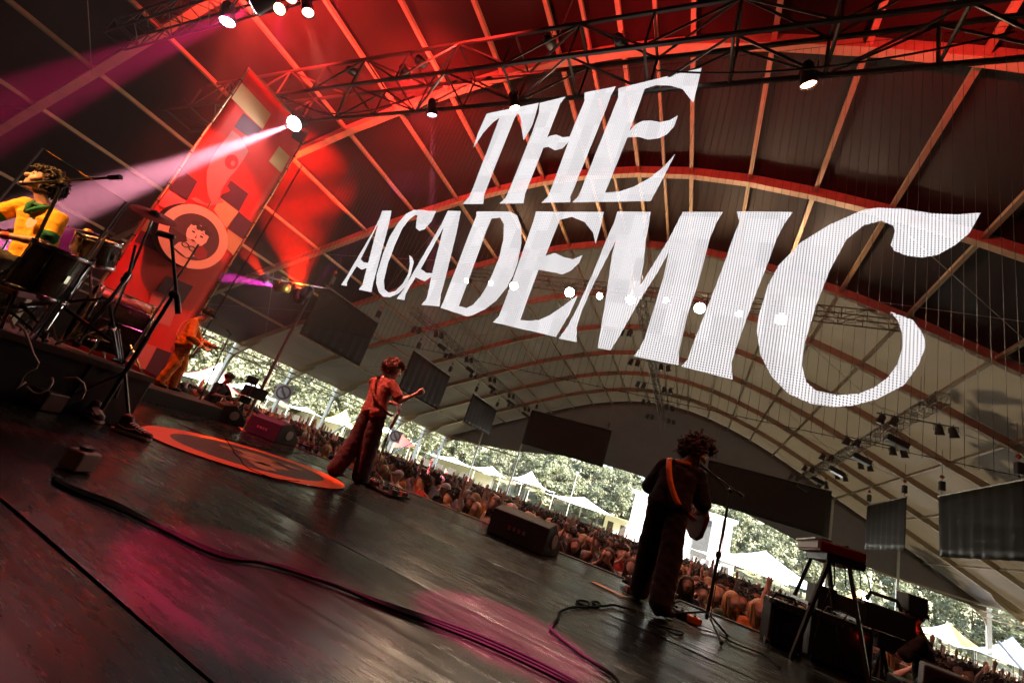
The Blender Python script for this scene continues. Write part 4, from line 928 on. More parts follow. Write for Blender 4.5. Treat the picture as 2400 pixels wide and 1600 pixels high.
SM = [(n_, cloth('shirt_'+n_.replace(' ', '_'), c)) for n_, c in SHIRTS]
SK = [SKIN, SKIN2, SKIN3, SKIN, SKIN2]
rg = random.Random(99)
spots = []
def in_view(p):
    d = Vector(p)-CP; z = d.dot(CF)
    if z < .5: return None
    return 1200+F_PX*d.dot(CR)/z, 800-F_PX*d.dot(CU)/z, z
y = 8.25; rowi = 0
while y < 45:
    step = .56 if y < 16 else .62
    x = -24 + (rowi % 2)*.28
    while x < 20.6:
        if not (-12.6 < x < -10.2 and y < 8.6) and not (1.6 < x < 4.0 and y < 8.9):
            spots.append((x+rg.uniform(-.14, .14), y+rg.uniform(-.14, .14)))
        x += step*(1.0 if y < 25 else 1.12)
    y += step*1.06 if y < 16 else .8; rowi += 1
cand = []
for x, y in spots:
    pv = in_view((x, y, .1))
    if pv is None or not (-120 < pv[0] < 2500 and 0 < pv[1] < 1720): continue
    cand.append((pv[2], x, y))
cand.sort()
near, far = cand[:300], cand[300:]
for k, (dz, x, y) in enumerate(near):
    pi = rg.choices(range(6), (5, 4, 2.2, 1.4, 3, 2))[0]; hi = rg.choices(range(5), (4, 3, 3, 2, 1.6))[0]; si = rg.randrange(len(SM))
    lab = 'crowd member in %s shirt with %s, %s' % (SM[si][0], HM[hi][0], poses[pi][0])
    o = link('person', BODY[pi], None, (x, y, ground_z(y))); o.rotation_euler = (0, 0, math.atan2(x+2.5, max(2, y-3))*.9 + math.pi + rg.uniform(-.25, .25))
    # everybody faces the stage
    o.rotation_euler = (0, 0, math.pi - math.atan2(-2.2-x, y-2.0) + rg.uniform(-.3, .3))
    sc_ = rg.uniform(.94, 1.07); o.scale = (sc_, sc_, sc_)
    tag(o, lab, 'person', lab)
    o.material_slots[0].link = 'OBJECT'; o.material_slots[0].material = rg.choice(SK)
    for sl in (1, 4): o.material_slots[sl].link = 'OBJECT'; o.material_slots[sl].material = SM[si][1]
    h = link('hair', HM[hi][1], o)
# farther rows: one mass
bv, bf, bmi = [], [], []
def lowp(kind):
    mb = MB()
    mb.ball((0, .05, 1.60), .105, 5, 0, (1, 1.05, 1.2))                                                  # face
    mb.lathe([(.116, 0), (.118, .05), (.09, .1), (.03, .125)], (0, .02, 1.625), Matrix.Rotation(R_(22), 3, 'X'), 7, 1)   # hair
    if kind == 1: mb.lathe([(.07, -.28), (.11, -.1), (.115, 0)], (0, -.03, 1.62), None, 6, 1)
    mb.tube([(0, 0, 1.42), (0, .03, 1.55)], .05, 5, 0)
    mb.tube([(-.2, 0, 1.40), (0, 0, 1.44), (.2, 0, 1.40)], .075, 6, 2)
    mb.tube([(0, 0, 1.42), (0, 0, 1.1), (0, 0, .8)], [.17, .16, .17], 6, 2)
    mb.tube([(0, 0, .85), (0, 0, 0)], [.17, .13], 5, 3)
    if kind in (0, 1):
        for sx in (-1, 1): mb.tube([(sx*.22, 0, 1.38), (sx*.27, .05, 1.1), (sx*.2, .2, 1.0)], [.06, .05, .035], 5, 0)
    elif kind == 2:
        mb.tube([(.22, 0, 1.40), (.3, .1, 1.65), (.26, .12, 2.0)], [.06, .045, .035], 5, 0); mb.tube([(-.22, 0, 1.38), (-.27, .05, 1.1), (-.2, .2, 1.0)], [.06, .05, .035], 5, 0)
    else:
        for sx in (-1, 1): mb.tube([(sx*.22, 0, 1.40), (sx*.3, .15, 1.6), (sx*.2, .2, 1.85)], [.06, .045, .035], 5, 0)
    return mb
LP = [lowp(k) for k in range(4)]; LPv = [np.array(m.v) for m in LP]
cm_list = [SKIN, SKIN2, SKIN3, H_BLACK, H_BROWN, H_BLOND] + [m for _, m in SM] + [cloth('crowd_jeans', (.05, .06, .10))]
verts = []; off = 0
for dz, x, y in far:
    k = rg.choices(range(4), (5, 4, 1.2, 1))[0]; a = math.pi - math.atan2(-2.2-x, y-2.0) + rg.uniform(-.35, .35); sc_ = rg.uniform(.93, 1.07)
    c, s_ = math.cos(a), math.sin(a); P = LPv[k]*sc_
    verts.append(np.stack([P[:, 0]*c-P[:, 1]*s_+x, P[:, 0]*s_+P[:, 1]*c+y, P[:, 2]+ground_z(y)], 1))
    mm = [rg.randrange(3), 3+rg.choices(range(3), (4, 4, 2))[0], 6+rg.randrange(len(SM)), 6+len(SM)]
    bf += [tuple(i+off for i in f) for f in LP[k].f]; bmi += [mm[q] for q in LP[k].m]; off += len(P)
me = bpy.data.meshes.new('crowd'); me.from_pydata(np.concatenate(verts).tolist(), [], bf)
for m in cm_list: me.materials.append(m)
me.polygons.foreach_set('material_index', bmi); me.polygons.foreach_set('use_smooth', [True]*len(bf)); me.update()
tag(link('crowd', me), 'dense festival crowd filling the hall behind the front rows', 'crowd', kind='stuff')
print('CROWD', len(near), len(far), len(bf))
# ------------------------------------------------------------------ stage furniture
M_CHROME = mat('chrome', (.75, .75, .74), .12, metal=1.); M_BLK = mat('gear_black', (.018, .017, .017), .45); M_BLKM = mat('gear_black_matt', (.015, .014, .014), .8)
M_RISER = mat('riser_black', (.018, .014, .013), .55, noise=.4, nscale=4, rvar=.15)
t = thing('drum_riser', 'black drum riser with trimmed edge carrying the drum kit', 'riser', (-6.9, 1.0, 0))
bevel(wpart(MB().box((-6.9, .95, .25), (3.8, 3.3, .5)), 'platform', M_RISER, t), .01); wpart(MB().box((-4.99, .95, .47), (.03, 3.32, .05)), 'edge_trim', mat('trim_metal', (.08, .05, .04), .4, metal=.5), t)
for y in (-.2, .95, 2.1): wpart(MB().box((-4.985, y, .24), (.02, .04, .42)), 'seam', M_BLKM, t)
t = thing('low_riser', 'low black riser under the guitarist in orange', 'riser', (-9.9, 5.3, 0))
bevel(wpart(MB().box((-9.9, 5.2, .115), (3.2, 2.0, .23)), 'platform', M_RISER, t), .01); wpart(MB().box((-9.9, 4.19, .205), (3.2, .02, .045)), 'edge_trim', mat('trim_red', (.10, .03, .02), .4), t)
# floor decal: ring with a dark centre and torn tan print
t = thing('floor_decal', 'round orange ring decal with faded brown print on the stage floor', 'decal', (-4.45, 3.62, .016))
def ring(r0, r1, z, n=72, a0=0, a1=2*math.pi):
    s = MB()
    for i in range(n+1):
        a = a0+(a1-a0)*i/n
        s.v += [(math.cos(a)*r0, math.sin(a)*r0, z), (math.cos(a)*r1, math.sin(a)*r1, z)]
    for i in range(n): s.f.append((2*i, 2*i+1, 2*i+3, 2*i+2)); s.m.append(0)
    return s
ring(.80, 1.05, .003).build('outer_ring', mat('decal_orange', (.75, .10, .015), .42, noise=.15, nscale=3, bump=.3, bscale=6), t)
ring(.0005, .80, .0015).build('centre', mat('decal_brown', (.05, .028, .02), .42, noise=.5, nscale=3), t)
for k, (x, y, rx, ry, a) in enumerate(((-.15, .18, .34, .2, .6), (.2, .0, .3, .22, .3), (.42, -.18, .25, .14, -.5), (.1, .42, .2, .1, .9), (-.32, -.05, .16, .1, .2))):
    rg_ = random.Random(k); pts = [(rx*math.cos(q)*rg_.uniform(.75, 1.1), ry*math.sin(q)*rg_.uniform(.75, 1.1)) for q in [i*.35 for i in range(18)]]
    MB().prism(pts, Matrix.Translation((x, y, .004)) @ Matrix.Rotation(a, 4, 'Z'), .001).build('print_patch', mat('decal_tan', (.36, .20, .09), .45, noise=.35, nscale=6), t)
# tape strips
M_TAPE = mat('orange_tape', (.72, .22, .05), .5, noise=.25, nscale=20, stretch=(1, 8, 1))
for px, py, L, w_, a, lab in ((1425, 1384, .36, .10, -.35, 'orange tape strip beside the pedals of the bassist'), (893, 1152, .6, .10, -.62, 'orange tape strip in front of the singer pedals'), (565, 1006, .55, .07, -.5, 'orange tape strip near the left stage front')):
    p = at_z(px, py, 0); wtop(MB().box((p.x, p.y, .017), (L, w_, .003), a), 'tape_strip', M_TAPE, lab, 'tape')

# ---- microphones on stands
def mic(t, p, d, r=.024):
    d = Vector(d).normalized(); M = d.to_track_quat('Z', 'Y').to_matrix(); p = Vector(p)
    MB().lathe([(.011, -.16), (.013, -.12), (.018, -.03), (.022, -.02)], p, M, 12).build('mic_body', M_BLK, t, True)
    MB().ball(p+d*.005, r, 8).build('mic_grille', mat('mic_grille', (.12, .11, .11), .4, metal=.6), t, True)
def stand(base, top, label, legs=3, rad=.011, boom=None, micdir=None, rz=.3, cable=True):
    base = Vector(base); top = Vector(top); t = thing('microphone_stand', label, 'microphone stand', base); h = top-base
    mid = h*.52
    MB().tube([V(0, 0, .10), mid], rad*1.35, 10).build('lower_tube', M_BLK, t); MB().tube([mid, h], rad, 8).build('upper_tube', M_BLK, t)
    MB().lathe([(rad*2, -.03), (rad*2.4, 0), (rad*2, .03)], mid, None, 10).build('clutch', M_BLK, t)
    for k in range(legs):
        a = rz+k*2*math.pi/legs; e = V(math.cos(a)*.32, math.sin(a)*.32, .012)
        MB().tube([V(0, 0, .16), e], rad*.9, 6).build('leg', M_BLK, t); MB().ball(e, .016, 6).build('foot', M_BLKM, t)
    if boom:
        a, b = Vector(boom[0])-base, Vector(boom[1])-base
        MB().tube([a, b], rad*.8, 8).build('boom', M_BLK, t); MB().tube([a, a.lerp(b, .12)], rad*1.6, 8).build('counterweight', M_BLK, t)
        MB().ball(h, rad*2.2, 8).build('boom_joint', M_BLK, t)
        md = micdir or (b-a); mic(t, b+Vector(md).normalized()*.03, md)
        if cable: MB().tube([b, b.lerp(a, .12)+V(0, 0, -.06), b.lerp(a, .3)+V(0, 0, -.02), b.lerp(a, .6)+V(0, 0, -.04), h, mid+V(.02, 0, 0), V(.03, 0, .1), V(.2, -.1, .01)], .0035, 5).build('cable', M_BLKM, t)
    else:
        md = Vector(micdir or (0, -1, .4)); mic(t, h+md.normalized()*.12, md); 
        if cable: MB().tube([h-md.normalized()*.03, h-md.normalized()*.09+V(0, 0, -.03), h+V(.05, 0, -.14), h.lerp(mid, .5)+V(.015, 0, 0), mid+V(.02, 0, 0), V(.03, 0, .1), V(.25, -.1, .01)], .0035, 5).build('cable', M_BLKM, t)
    return t
b2 = at_z(1650, 1482, 0); tp = at_y(1712, 1150, b2.y+.05)
stand((b2.x, b2.y, .01), tp, 'black microphone stand with boom reaching to the bassist in black', boom=(at_y(1742, 1163, b2.y+.1), at_y(1645, 1092, b2.y+.25)), rz=.9)
b1 = at_z(868, 1128, 0); stand((b1.x, b1.y, .01), at_y(935, 948, b1.y+.1), 'black microphone stand in front of the singer in red', micdir=(-.5, -.5, .5), rz=.2)
b0 = at_y(468, 938, 5.75); stand((b0.x, 5.75, .01), at_y(540, 782, 5.75), 'thin microphone stand with red tipped microphone beside the guitarist in orange', micdir=(-.8, -.3, .45))
# drummer's boom stand and the drum overhead
s0 = at_d(66, 660, 3.75); s1 = at_d(147, 432, 3.85)
stand((s0.x, s0.y, .5), s1, 'boom microphone stand reaching to the mouth of the drummer', rad=.014, boom=(at_d(283, 415, 3.9), at_d(60, 430, 3.95)), rz=1.2, cable=False)
s0 = at_d(296, 868, 4.0); s1 = at_d(408, 690, 3.9)
t = thing('microphone_stand', 'thick black overhead microphone stand between drums and banner', 'microphone stand', (s0.x, s0.y, .0)); o_ = t.location.copy()
s0 = Vector((s0.x, s0.y, s0.z))
for a, b, r in ((s0, s0.lerp(s1, .45), .022), (s0.lerp(s1, .4), s1, .016), (at_d(418, 735, 3.9), at_d(402, 560, 3.9), .014)): MB().tube([a-o_, b-o_], r, 10).build('tube', M_BLK, t)
MB().ball(s1-o_, .04, 8).build('joint', M_BLK, t); MB().tube([at_d(418, 735, 3.9)-o_, at_d(415, 690, 3.9)-o_], .024, 10).build('counterweight', M_BLK, t)
MB().lathe([(.02, -.05), (.028, .0), (.028, .09), (.018, .11)], at_d(396, 553, 3.9)-o_, (at_d(380, 548, 3.9)-at_d(410, 556, 3.9)).to_track_quat('Z', 'Y').to_matrix(), 12).build('mic_body', M_BLK, t, True)
for k in range(3):
    a = .4+k*2.09; MB().tube([V(0, 0, s0.z-.02), V(math.cos(a)*.35, math.sin(a)*.35, .012)], .014, 6).build('leg', M_BLK, t)
MB().tube([V(0, 0, .0), V(0, 0, s0.z)], .02, 8).build('base_tube', M_BLK, t)

# ---- drum kit
M_SHELL = mat('drum_shell_brown', (.10, .055, .03), .3, noise=.6, nscale=45, coat=.6); M_HEAD = mat('drum_head', (.30, .24, .20), .4, noise=.2); M_HOOP = mat('hoop_dark', (.05, .03, .02), .25, coat=.5)
def drum(name, c, ax, r, L, label, hoop=M_CHROME, lugs=8, head=M_HEAD):
    M = Vector(ax).normalized().to_track_quat('Z', 'Y').to_matrix(); t = thing(name, label, 'drum', c)
    MB().lathe([(r, -L/2), (r, L/2)], (0, 0, 0), M, 36, caps=False).build('shell', M_SHELL, t, True)
    for sg in (-1, 1):
        MB().lathe([(r+.002, -.02), (r+.016, -.02), (r+.018, 0), (r+.016, .02), (r+.002, .02)], M @ V(0, 0, sg*(L/2)), M, 36, caps=False).build('hoop', hoop, t, True)
        MB().lathe([(.001, sg*.001), (r, 0)], M @ V(0, 0, sg*(L/2-.006)), M, 36, caps=False).build('drum_head', head, t)
    for k in range(lugs):
        a = 2*math.pi*k/lugs; q = V(math.cos(a)*(r+.012), math.sin(a)*(r+.012), 0)
        MB().tube([M @ (q+V(0, 0, -L*.5)), M @ (q+V(0, 0, L*.5))], .004, 5).build('tension_rod', M_CHROME, t)
        MB().box(M @ q, (.022, .022, .07), M @ Matrix.Rotation(a, 3, 'Z')).build('lug', M_CHROME, t)
    return t
bd = at_d(262, 755, 4.55)
t = drum('bass_drum', bd, (.25, .96, .03), .31, .46, 'large brown sparkle bass drum lying on its side', M_HOOP, 10, mat('bass_head', (.05, .035, .03), .35))
for sx in (-1, 1): MB().tube([V(sx*.28, .1, -.12), V(sx*.42, .3, .5-bd.z)], .012, 6).build('spur', M_CHROME, t)
tm = at_d(225, 588, 4.2); t = drum('rack_tom', tm, (.2, -.3, .95), .16, .24, 'small chrome hooped tom mounted above the bass drum'); MB().tube([V(0, 0, -.1), V(.1, .15, -.45)], .012, 6).build('mount', M_CHROME, t)
ft = at_d(118, 640, 3.75); t = drum('floor_tom', ft, (.08, -.05, 1), .20, .40, 'brown sparkle floor tom standing in front of the drummer')
for k in range(3): a = .5+k*2.09; MB().tube([V(math.cos(a)*.215, math.sin(a)*.215, -.05), V(math.cos(a)*.23, math.sin(a)*.23, .5-ft.z)], .008, 6).build('leg', M_CHROME, t)
# throne
t = thing('drum_throne', 'round black drum stool under the drummer', 'stool', (-6.08, 1.66, .5)); MB().lathe([(.02, .40), (.17, .41), (.18, .44), (.17, .48), (.02, .49)], (0, 0, 0), None, 20).build('seat', M_BLKM, t, True); MB().tube([(0, 0, .05), (0, 0, .41)], .02, 8).build('post', M_CHROME, t)
for k in range(3): a = k*2.09; MB().tube([(0, 0, .2), (math.cos(a)*.25, math.sin(a)*.25, .01)], .012, 6).build('leg', M_CHROME, t)
def cymbal(c, ax, r, base, label, matl=M_BLK, extra=None):
    c = Vector(c); t = thing('cymbal', label, 'cymbal', (base[0], base[1], base[2])); b = Vector(base); M = Vector(ax).normalized().to_track_quat('Z', 'Y').to_matrix()
    MB().lathe([(r, -.012), (r*.6, .0), (r*.22, .012), (r*.2, .03), (.015, .04), (.001, .04)], c-b, M, 32, caps=False).build('plate', matl, t, True)
    MB().tube([V(0, 0, .25), (c-b).lerp(V(0, 0, .25), .35), c-b], [.013, .011, .008], 8).build('stand_tube', M_CHROME, t); MB().lathe([(.012, 0), (.015, .03), (.004, .05)], c-b, M, 8).build('wing_nut', M_CHROME, t)
    for k in range(3): a = .7+k*2.09; MB().tube([V(0, 0, .32), V(math.cos(a)*.28, math.sin(a)*.28, .012)], .01, 6).build('leg', M_CHROME, t); 
    return t
q = at_d(362, 503, 4.25); cymbal(q, CR*.55+CU*.83-CF*.16, .19, (q.x+.05, q.y+.18, .5), 'dark crash cymbal tilted edge-on above the kit', M_BLKM)
q = at_d(205, 545, 4.5); cymbal(q, (.1, -.2, .97), .19, (q.x-.1, q.y+.1, .5), 'bronze hi-hat cymbal behind the rack tom', mat('bronze', (.45, .30, .12), .3, metal=.9))
q = at_d(30, 545, 4.9); cymbal(q, (.1, -.3, .95), .22, (q.x-.1, q.y+.1, .5), 'bronze ride cymbal at the far side of the drummer', MATS['bronze'])
# chrome rack and stand tubes in front of the kit
t = thing('drum_rack', 'chrome tube rack with clamps in front of the drum kit', 'rack', (-5.15, 1.7, .5)); o_ = t.location.copy()
def rt(a, b, d0, d1, r=.017, nm='tube', m=M_CHROME): MB().tube([at_d(*a, d0)-o_, at_d(*b, d1)-o_], r, 10).build(nm, m, t)
rt((0, 724), (140, 706), 3.55, 3.75, .021, 'cross_tube'); rt((52, 716), (98, 765), 3.6, 3.7); rt((212, 612), (106, 772), 3.85, 3.7); rt((304, 642), (178, 808), 4.05, 3.85)
rt((244, 560), (205, 622), 3.95, 3.85, .012, 'thin_tube'); rt((318, 575), (300, 650), 4.1, 4.05, .012, 'thin_tube'); rt((120, 700), (270, 805), 3.75, 4.0, .015, 'dark_tube', M_BLK); rt((160, 706), (240, 700), 3.78, 3.95, .014, 'dark_tube', M_BLK)
rt((258, 715), (266, 770), 4.0, 3.98, .015, 'dark_tube', M_BLK); rt((264, 765), (276, 842), 3.98, 3.95, .012, 'pedal_tube'); rt((278, 772), (288, 845), 3.98, 3.95, .009, 'pedal_tube'); rt((268, 842), (290, 848), 3.95, 3.95, .02, 'pedal_plate')
for x, y, d_ in ((140, 706, 3.76), (52, 716, 3.6), (148, 712, 3.78), (242, 702, 3.95), (300, 645, 4.05), (292, 655, 4.05), (212, 612, 3.86), (262, 770, 3.98), (100, 768, 3.7), (180, 806, 3.85), (215, 798, 3.9), (103, 785, 3.72)):
    o2 = bevel(MB().box(at_d(x, y, d_)-o_, (.05, .05, .045), Matrix.Rotation(x*.1, 3, 'Y')).build('clamp', M_CHROME if x % 3 else M_BLK, t), .008)
rt((103, 785), (100, 812), 3.72, 3.72, .012, 'foot_tube', M_BLK)
# sampling pad, pink stage light painted into its colour
q = at_d(40, 682, 3.6); t = thing('sample_pad', 'flat sample pad with painted pink light clamped beside the floor tom', 'sample pad', q)
R3 = Matrix.Rotation(R_(20), 3, 'Z') @ Matrix.Rotation(R_(12), 3, 'X')
bevel(MB().box((0, 0, 0), (.42, .28, .05), R3).build('body', mat('pad_pink_light', (.42, .22, .26), .5), t), .01)
for k in range(6): MB().box(R3 @ V(-.12+.12*(k % 3), -.06+.12*(k//3), .028), (.10, .10, .008), R3).build('pad', M_BLKM, t)
MB().tube([(0, 0, -.02), (.02, .05, .5-q.z)], .014, 8).build('post', M_CHROME, t)
# drum shield: clear acrylic panels with metal hinges
def glassy():
    m = bpy.data.materials.new('clear_acrylic'); m.use_nodes = True; n, l = m.node_tree.nodes, m.node_tree.links; n.remove(n['Principled BSDF'])
    tr = n.new('ShaderNodeBsdfTransparent'); tr.inputs[0].default_value = (.93, .92, .92, 1); g_ = n.new('ShaderNodeBsdfGlossy'); g_.inputs['Roughness'].default_value = .04
    fr = n.new('ShaderNodeFresnel'); fr.inputs[0].default_value = 1.45; mx = n.new('ShaderNodeMixShader'); l.new(fr.outputs[0], mx.inputs[0]); l.new(tr.outputs[0], mx.inputs[1]); l.new(g_.outputs[0], mx.inputs[2]); l.new(mx.outputs[0], n['Material Output'].inputs[0]); return m
M_ACR = glassy()
t = thing('drum_shield', 'clear folding acrylic shield standing along the drum riser edge', 'screen', (-5.08, 1.6, .5))
for k, (y0, y1, a) in enumerate(((1.02, 1.66, .12), (1.68, 2.32, -.10))):
    yc = (y0+y1)/2-1.6; Rz = Matrix.Rotation(a, 3, 'Z')
    p_ = MB().box((0, yc, .70), (.008, .64, 1.4), Rz).build('panel', M_ACR, t)
    for e in (-.32, .32): MB().box(V(0, yc, .7)+Rz @ V(0, e, 0), (.016, .012, 1.4), Rz).build('edge_strip', mat('acrylic_edge', (.35, .3, .3), .2), t)
# ---- monitors and pedals
M_CAB = mat('cabinet_black', (.016, .015, .015), .6, noise=.3, nscale=30, bump=.2, bscale=80); M_GRILL = mat('grille_black', (.02, .02, .02), .5, bump=.3, bscale=200)
def wedge(p, rz, label, w_=.78, dp=.52, h=.36):
    t = thing('wedge_monitor', label, 'monitor', (p[0], p[1], p[2] if len(p) > 2 else .01), rz)
    prof2 = [(0, 0), (dp, 0), (dp, h*.35), (dp*.42, h), (.02, h*.82)]
    M = Matrix(((0, 0, 1, -w_/2), (1, 0, 0, -dp/2), (0, 1, 0, 0), (0, 0, 0, 1)))
    bevel(MB().prism(prof2, M, w_).build('cabinet', M_CAB, t), .012)
    a = V(0, dp/2, h*.35); b = V(0, dp*.42-dp/2, h); d = (b-a); nn = Vector((0, -d.z, d.y)); nn = nn.normalized()
    if nn.z < 0: nn = -nn
    Rg = Matrix((V(1, 0, 0), d.normalized(), V(1, 0, 0).cross(d.normalized()))).transposed()
    MB().box((a+b)/2+nn*.006, (w_*.92, d.length*.86, .012), Rg).build('grille', M_GRILL, t)
    for sx in (-1, 1): MB().lathe([(.07, 0), (.085, .004), (.085, .01), (.07, .012)], (sx*(w_/2+.004), 0, h*.45), Matrix.Rotation(R_(90), 3, 'Y'), 16).build('handle_cup', mat('cab_edge', (.30, .28, .26), .5), t)
    for k in range(4): MB().box((-.1+.07*k, -dp/2-.004, h*.4), (.035, .01, .045)).build('socket', mat('socket_%d' % (k % 2), (.25, .2, .2) if k % 2 else (.35, .08, .06), .5), t)
    return t
wedge((-1.85, 5.72), R_(172+180), 'black wedge monitor with pale end panel at the stage front', .82, .5, .37)
wedge((-7.25, 6.05), R_(5), 'black wedge monitor with red lit top behind the pedal tray', .8, .55, .38)
wedge((-8.55, 6.0, .01), R_(-20), 'black wedge monitor beside the low riser', .7, .5, .36)
def pedals(p, rz, n, label, cols, w_=.62):
    t = thing('pedal_board', label, 'pedal board', (p[0], p[1], .011), rz); rgp = random.Random(n)
    bevel(MB().box((0, 0, .03), (w_, .36, .03)).build('tray', M_BLK, t), .006)
    for k in range(n):
        x = -w_/2+.07+(w_-.14)*(k % 4)/3; y = -.09 if k < 4 else .09; c = cols[k % len(cols)]
        b = bevel(MB().box((x, y, .07), (.085, .13, .055)).build('pedal', mat('pedal_%d_%d_%d' % tuple(int(q*99) for q in c), c, .35), t), .006)
        MB().lathe([(.012, .097), (.012, .112), (.004, .114)], (x, y-.04, 0), None, 10).build('footswitch', M_CHROME, b)
        for q in (-.022, .022): MB().lathe([(.011, .097), (.009, .115)], (x+q, y+.04, 0), None, 8).build('knob', M_BLK, b)
        MB().tube([(x+.045, y, .07), (x+.065, y+.03, .075), (x+.085, y, .07)], .005, 5).build('patch_cable', M_BLKM, b)
    return t
q = at_z(855, 1143, 0); pedals((q.x+.1, q.y+.25), R_(-10), 8, 'crowded black pedal board at the feet of the singer', [(.05, .05, .05), (.25, .05, .04), (.12, .12, .12)], .75)
q = at_z(700, 1043, 0); pedals((q.x, q.y), R_(15), 8, 'pedal tray with reddish pedals before the left wedge monitor', [(.3, .05, .06), (.1, .03, .03), (.4, .15, .2)], .9)
q = at_z(1525, 1398, 0); pedals((q.x-.02, q.y+.18), R_(-8), 8, 'pale buttoned pedal board under the bassist', [(.25, .25, .24), (.1, .1, .1)], .6)
for px, py, c, lab, nm in ((1622, 1462, (.7, .18, .05), 'orange effect pedal by the base of the microphone stand', 'effect_pedal'), (1592, 1448, (.03, .03, .03), 'black effect pedal beside the orange pedal', 'effect_pedal'), (1478, 1392, (.35, .06, .04), 'dark red effect pedal left of the bassist', 'effect_pedal')):
    q = at_z(px, py, 0); t = thing(nm, lab, 'pedal', (q.x, q.y, .012), .3)
    bevel(MB().box((0, 0, .03), (.12, .15, .06)).build('case', mat('case_%d' % px, c, .35), t), .008); MB().lathe([(.013, .06), (.013, .078), (.004, .08)], (0, -.04, 0), None, 10).build('footswitch', M_CHROME, t)
    for e in (-.03, .03): MB().lathe([(.012, .06), (.010, .08)], (e, .04, 0), None, 8).build('knob', M_BLK, t)
# ---- keyboard on its stand
kz = 1.10; A = V(1.11, 5.34, kz)
t = thing('keyboard', 'red stage keyboard with cream keys on tall stand', 'keyboard', (1.31, 5.8, kz-.1))
bevel(MB().box((.02, .0, .05), (.36, .92, .095)).build('case', mat('keyboard_red', (.33, .02, .02), .4, noise=.1), t), .012)
MB().box((-.165, 0, .058), (.03, .90, .07)).build('key_bed', mat('key_bed', (.5, .48, .40), .5), t)
for k in range(36): MB().box((-.135, -.44+.0244*k+.013, .104), (.135, .0225, .014)).build('key', mat('key_white', (.72, .70, .62), .35), t)
for k in range(36):
    if k % 7 not in (2, 6): MB().box((-.105, -.44+.0244*k+.026, .116), (.085, .012, .012)).build('black_key', M_BLK, t)
MB().box((.06, 0, .1), (.2, .86, .006)).build('panel', M_BLK, t)
for k in range(9): MB().lathe([(.012, .10), (.01, .122)], (.07, -.38+.09*k, 0), None, 8).build('knob', M_BLK, t)
MB().box((.05, -.02, -.03), (.3, .86, .06)).build('underside_bracket', M_BLK, t)
st = thing('keyboard_stand', 'tall black A-frame stand under the red keyboard', 'stand', (1.31, 5.8, .01))
M_KST = mat('stand_metal', (.12, .11, .10), .3, metal=.7)
for y in (-.36, .34):
    for x0, x1 in ((-.06, -.30), (.10, .28)): MB().bar((x0, y, kz-.17), (x1, y*1.25, 0), .032, .032).build('leg', M_KST, st)
    MB().bar((-.1, y, kz-.155), (.2, y, kz-.155), .03).build('top_bar', M_KST, st)
MB().bar((-.19, -.41, .5), (-.19, .40, .5), .025).build('cross_bar', M_KST, st); MB().bar((.19, -.41, .5), (.19, .40, .5), .025).build('cross_bar', M_KST, st)
wtop(MB().tube([V(1.45, 5.5, 1.0), V(1.56, 5.48, .92), V(1.60, 5.5, .78), V(1.53, 5.52, .70), V(1.42, 5.54, .76), V(1.40, 5.52, .9), V(1.36, 5.5, 1.0)], .006, 6).tube([V(1.3, 5.5, 1.0), V(1.31, 5.45, .75), V(1.24, 5.44, .55), V(1.2, 5.5, .2), V(1.25, 5.6, .02)], .006, 6).tube([V(1.5, 5.5, 1.0), V(1.52, 5.45, .7), V(1.35, 5.44, .4), V(1.45, 5.5, .02)], .005, 6), 'cable', M_BLKM, 'looped black cables hanging from the keyboard', 'cable', smooth=True)
# ---- amplifiers and cases on the right
def amp(p, size, rz, label, name='amplifier'):
    t = thing(name, label, 'amplifier' if name == 'amplifier' else 'case', (p[0], p[1], .01), rz); w_, dp, h = size
    bevel(MB().box((0, 0, h/2), (w_, dp, h)).build('cabinet', M_CAB, t), .02); MB().box((0, -dp/2-.006, h*.42), (w_*.86, .014, h*.7)).build('grille', M_GRILL, t)
    MB().box((0, -dp/2-.008, h*.87), (w_*.86, .016, h*.13)).build('control_panel', mat('amp_panel', (.10, .09, .08), .4), t)
    for k in range(7): MB().lathe([(.012, 0), (.01, .02)], (-w_*.36+w_*.12*k, -dp/2-.016, h*.87), Matrix.Rotation(R_(90), 3, 'X'), 8).build('knob', M_CHROME, t)
    MB().tube([(-.11, 0, h), (-.09, 0, h+.05), (.09, 0, h+.05), (.11, 0, h)], .014, 8).build('handle', M_BLK, t)
    for sx in (-1, 1):
        for z in (.02, h-.02): MB().box((sx*w_/2, -dp/2, z), (.05, .05, .045)).build('corner', M_CHROME, t)
    if w_ > .49 and h > .3: MB().box((w_*.3, -dp/2-.02, h*.78), (.03, .01, .014)).build('pilot_light', lens((1, .05, .02), 3), t)
    return t
q = at_z(1835, 1545, 0)
amp((1.03, 6.02), (.32, .28, .42), R_(8), 'small black amplifier with bright handle beside the keyboard stand')
amp((1.52, 6.12), (.50, .45, .46), R_(-4), 'big black flight case behind the keyboard stand', 'flight_case')
amp((2.2, 5.95), (.5, .4, .14), R_(4), 'black equipment case at the right end of the stage front', 'flight_case')
t = thing('wedge_monitor', 'grey edged upright monitor beside the right equipment cases', 'monitor', (2.15, 5.55, .01), R_(-15)); bevel(MB().prism([(-.17, 0), (.17, 0), (.12, .36), (-.15, .36)], Matrix(((1, 0, 0, 0), (0, 0, 1, -.2), (0, 1, 0, 0), (0, 0, 0, 1))), .4).build('cabinet', mat('cab_grey', (.09, .085, .08), .6), t), .02)
MB().lathe([(.10, 0), (.13, .005), (.13, .012), (.10, .015)], (0, -.205, .19), Matrix.Rotation(R_(90), 3, 'X'), 20).build('speaker_cone', M_BLKM, t)
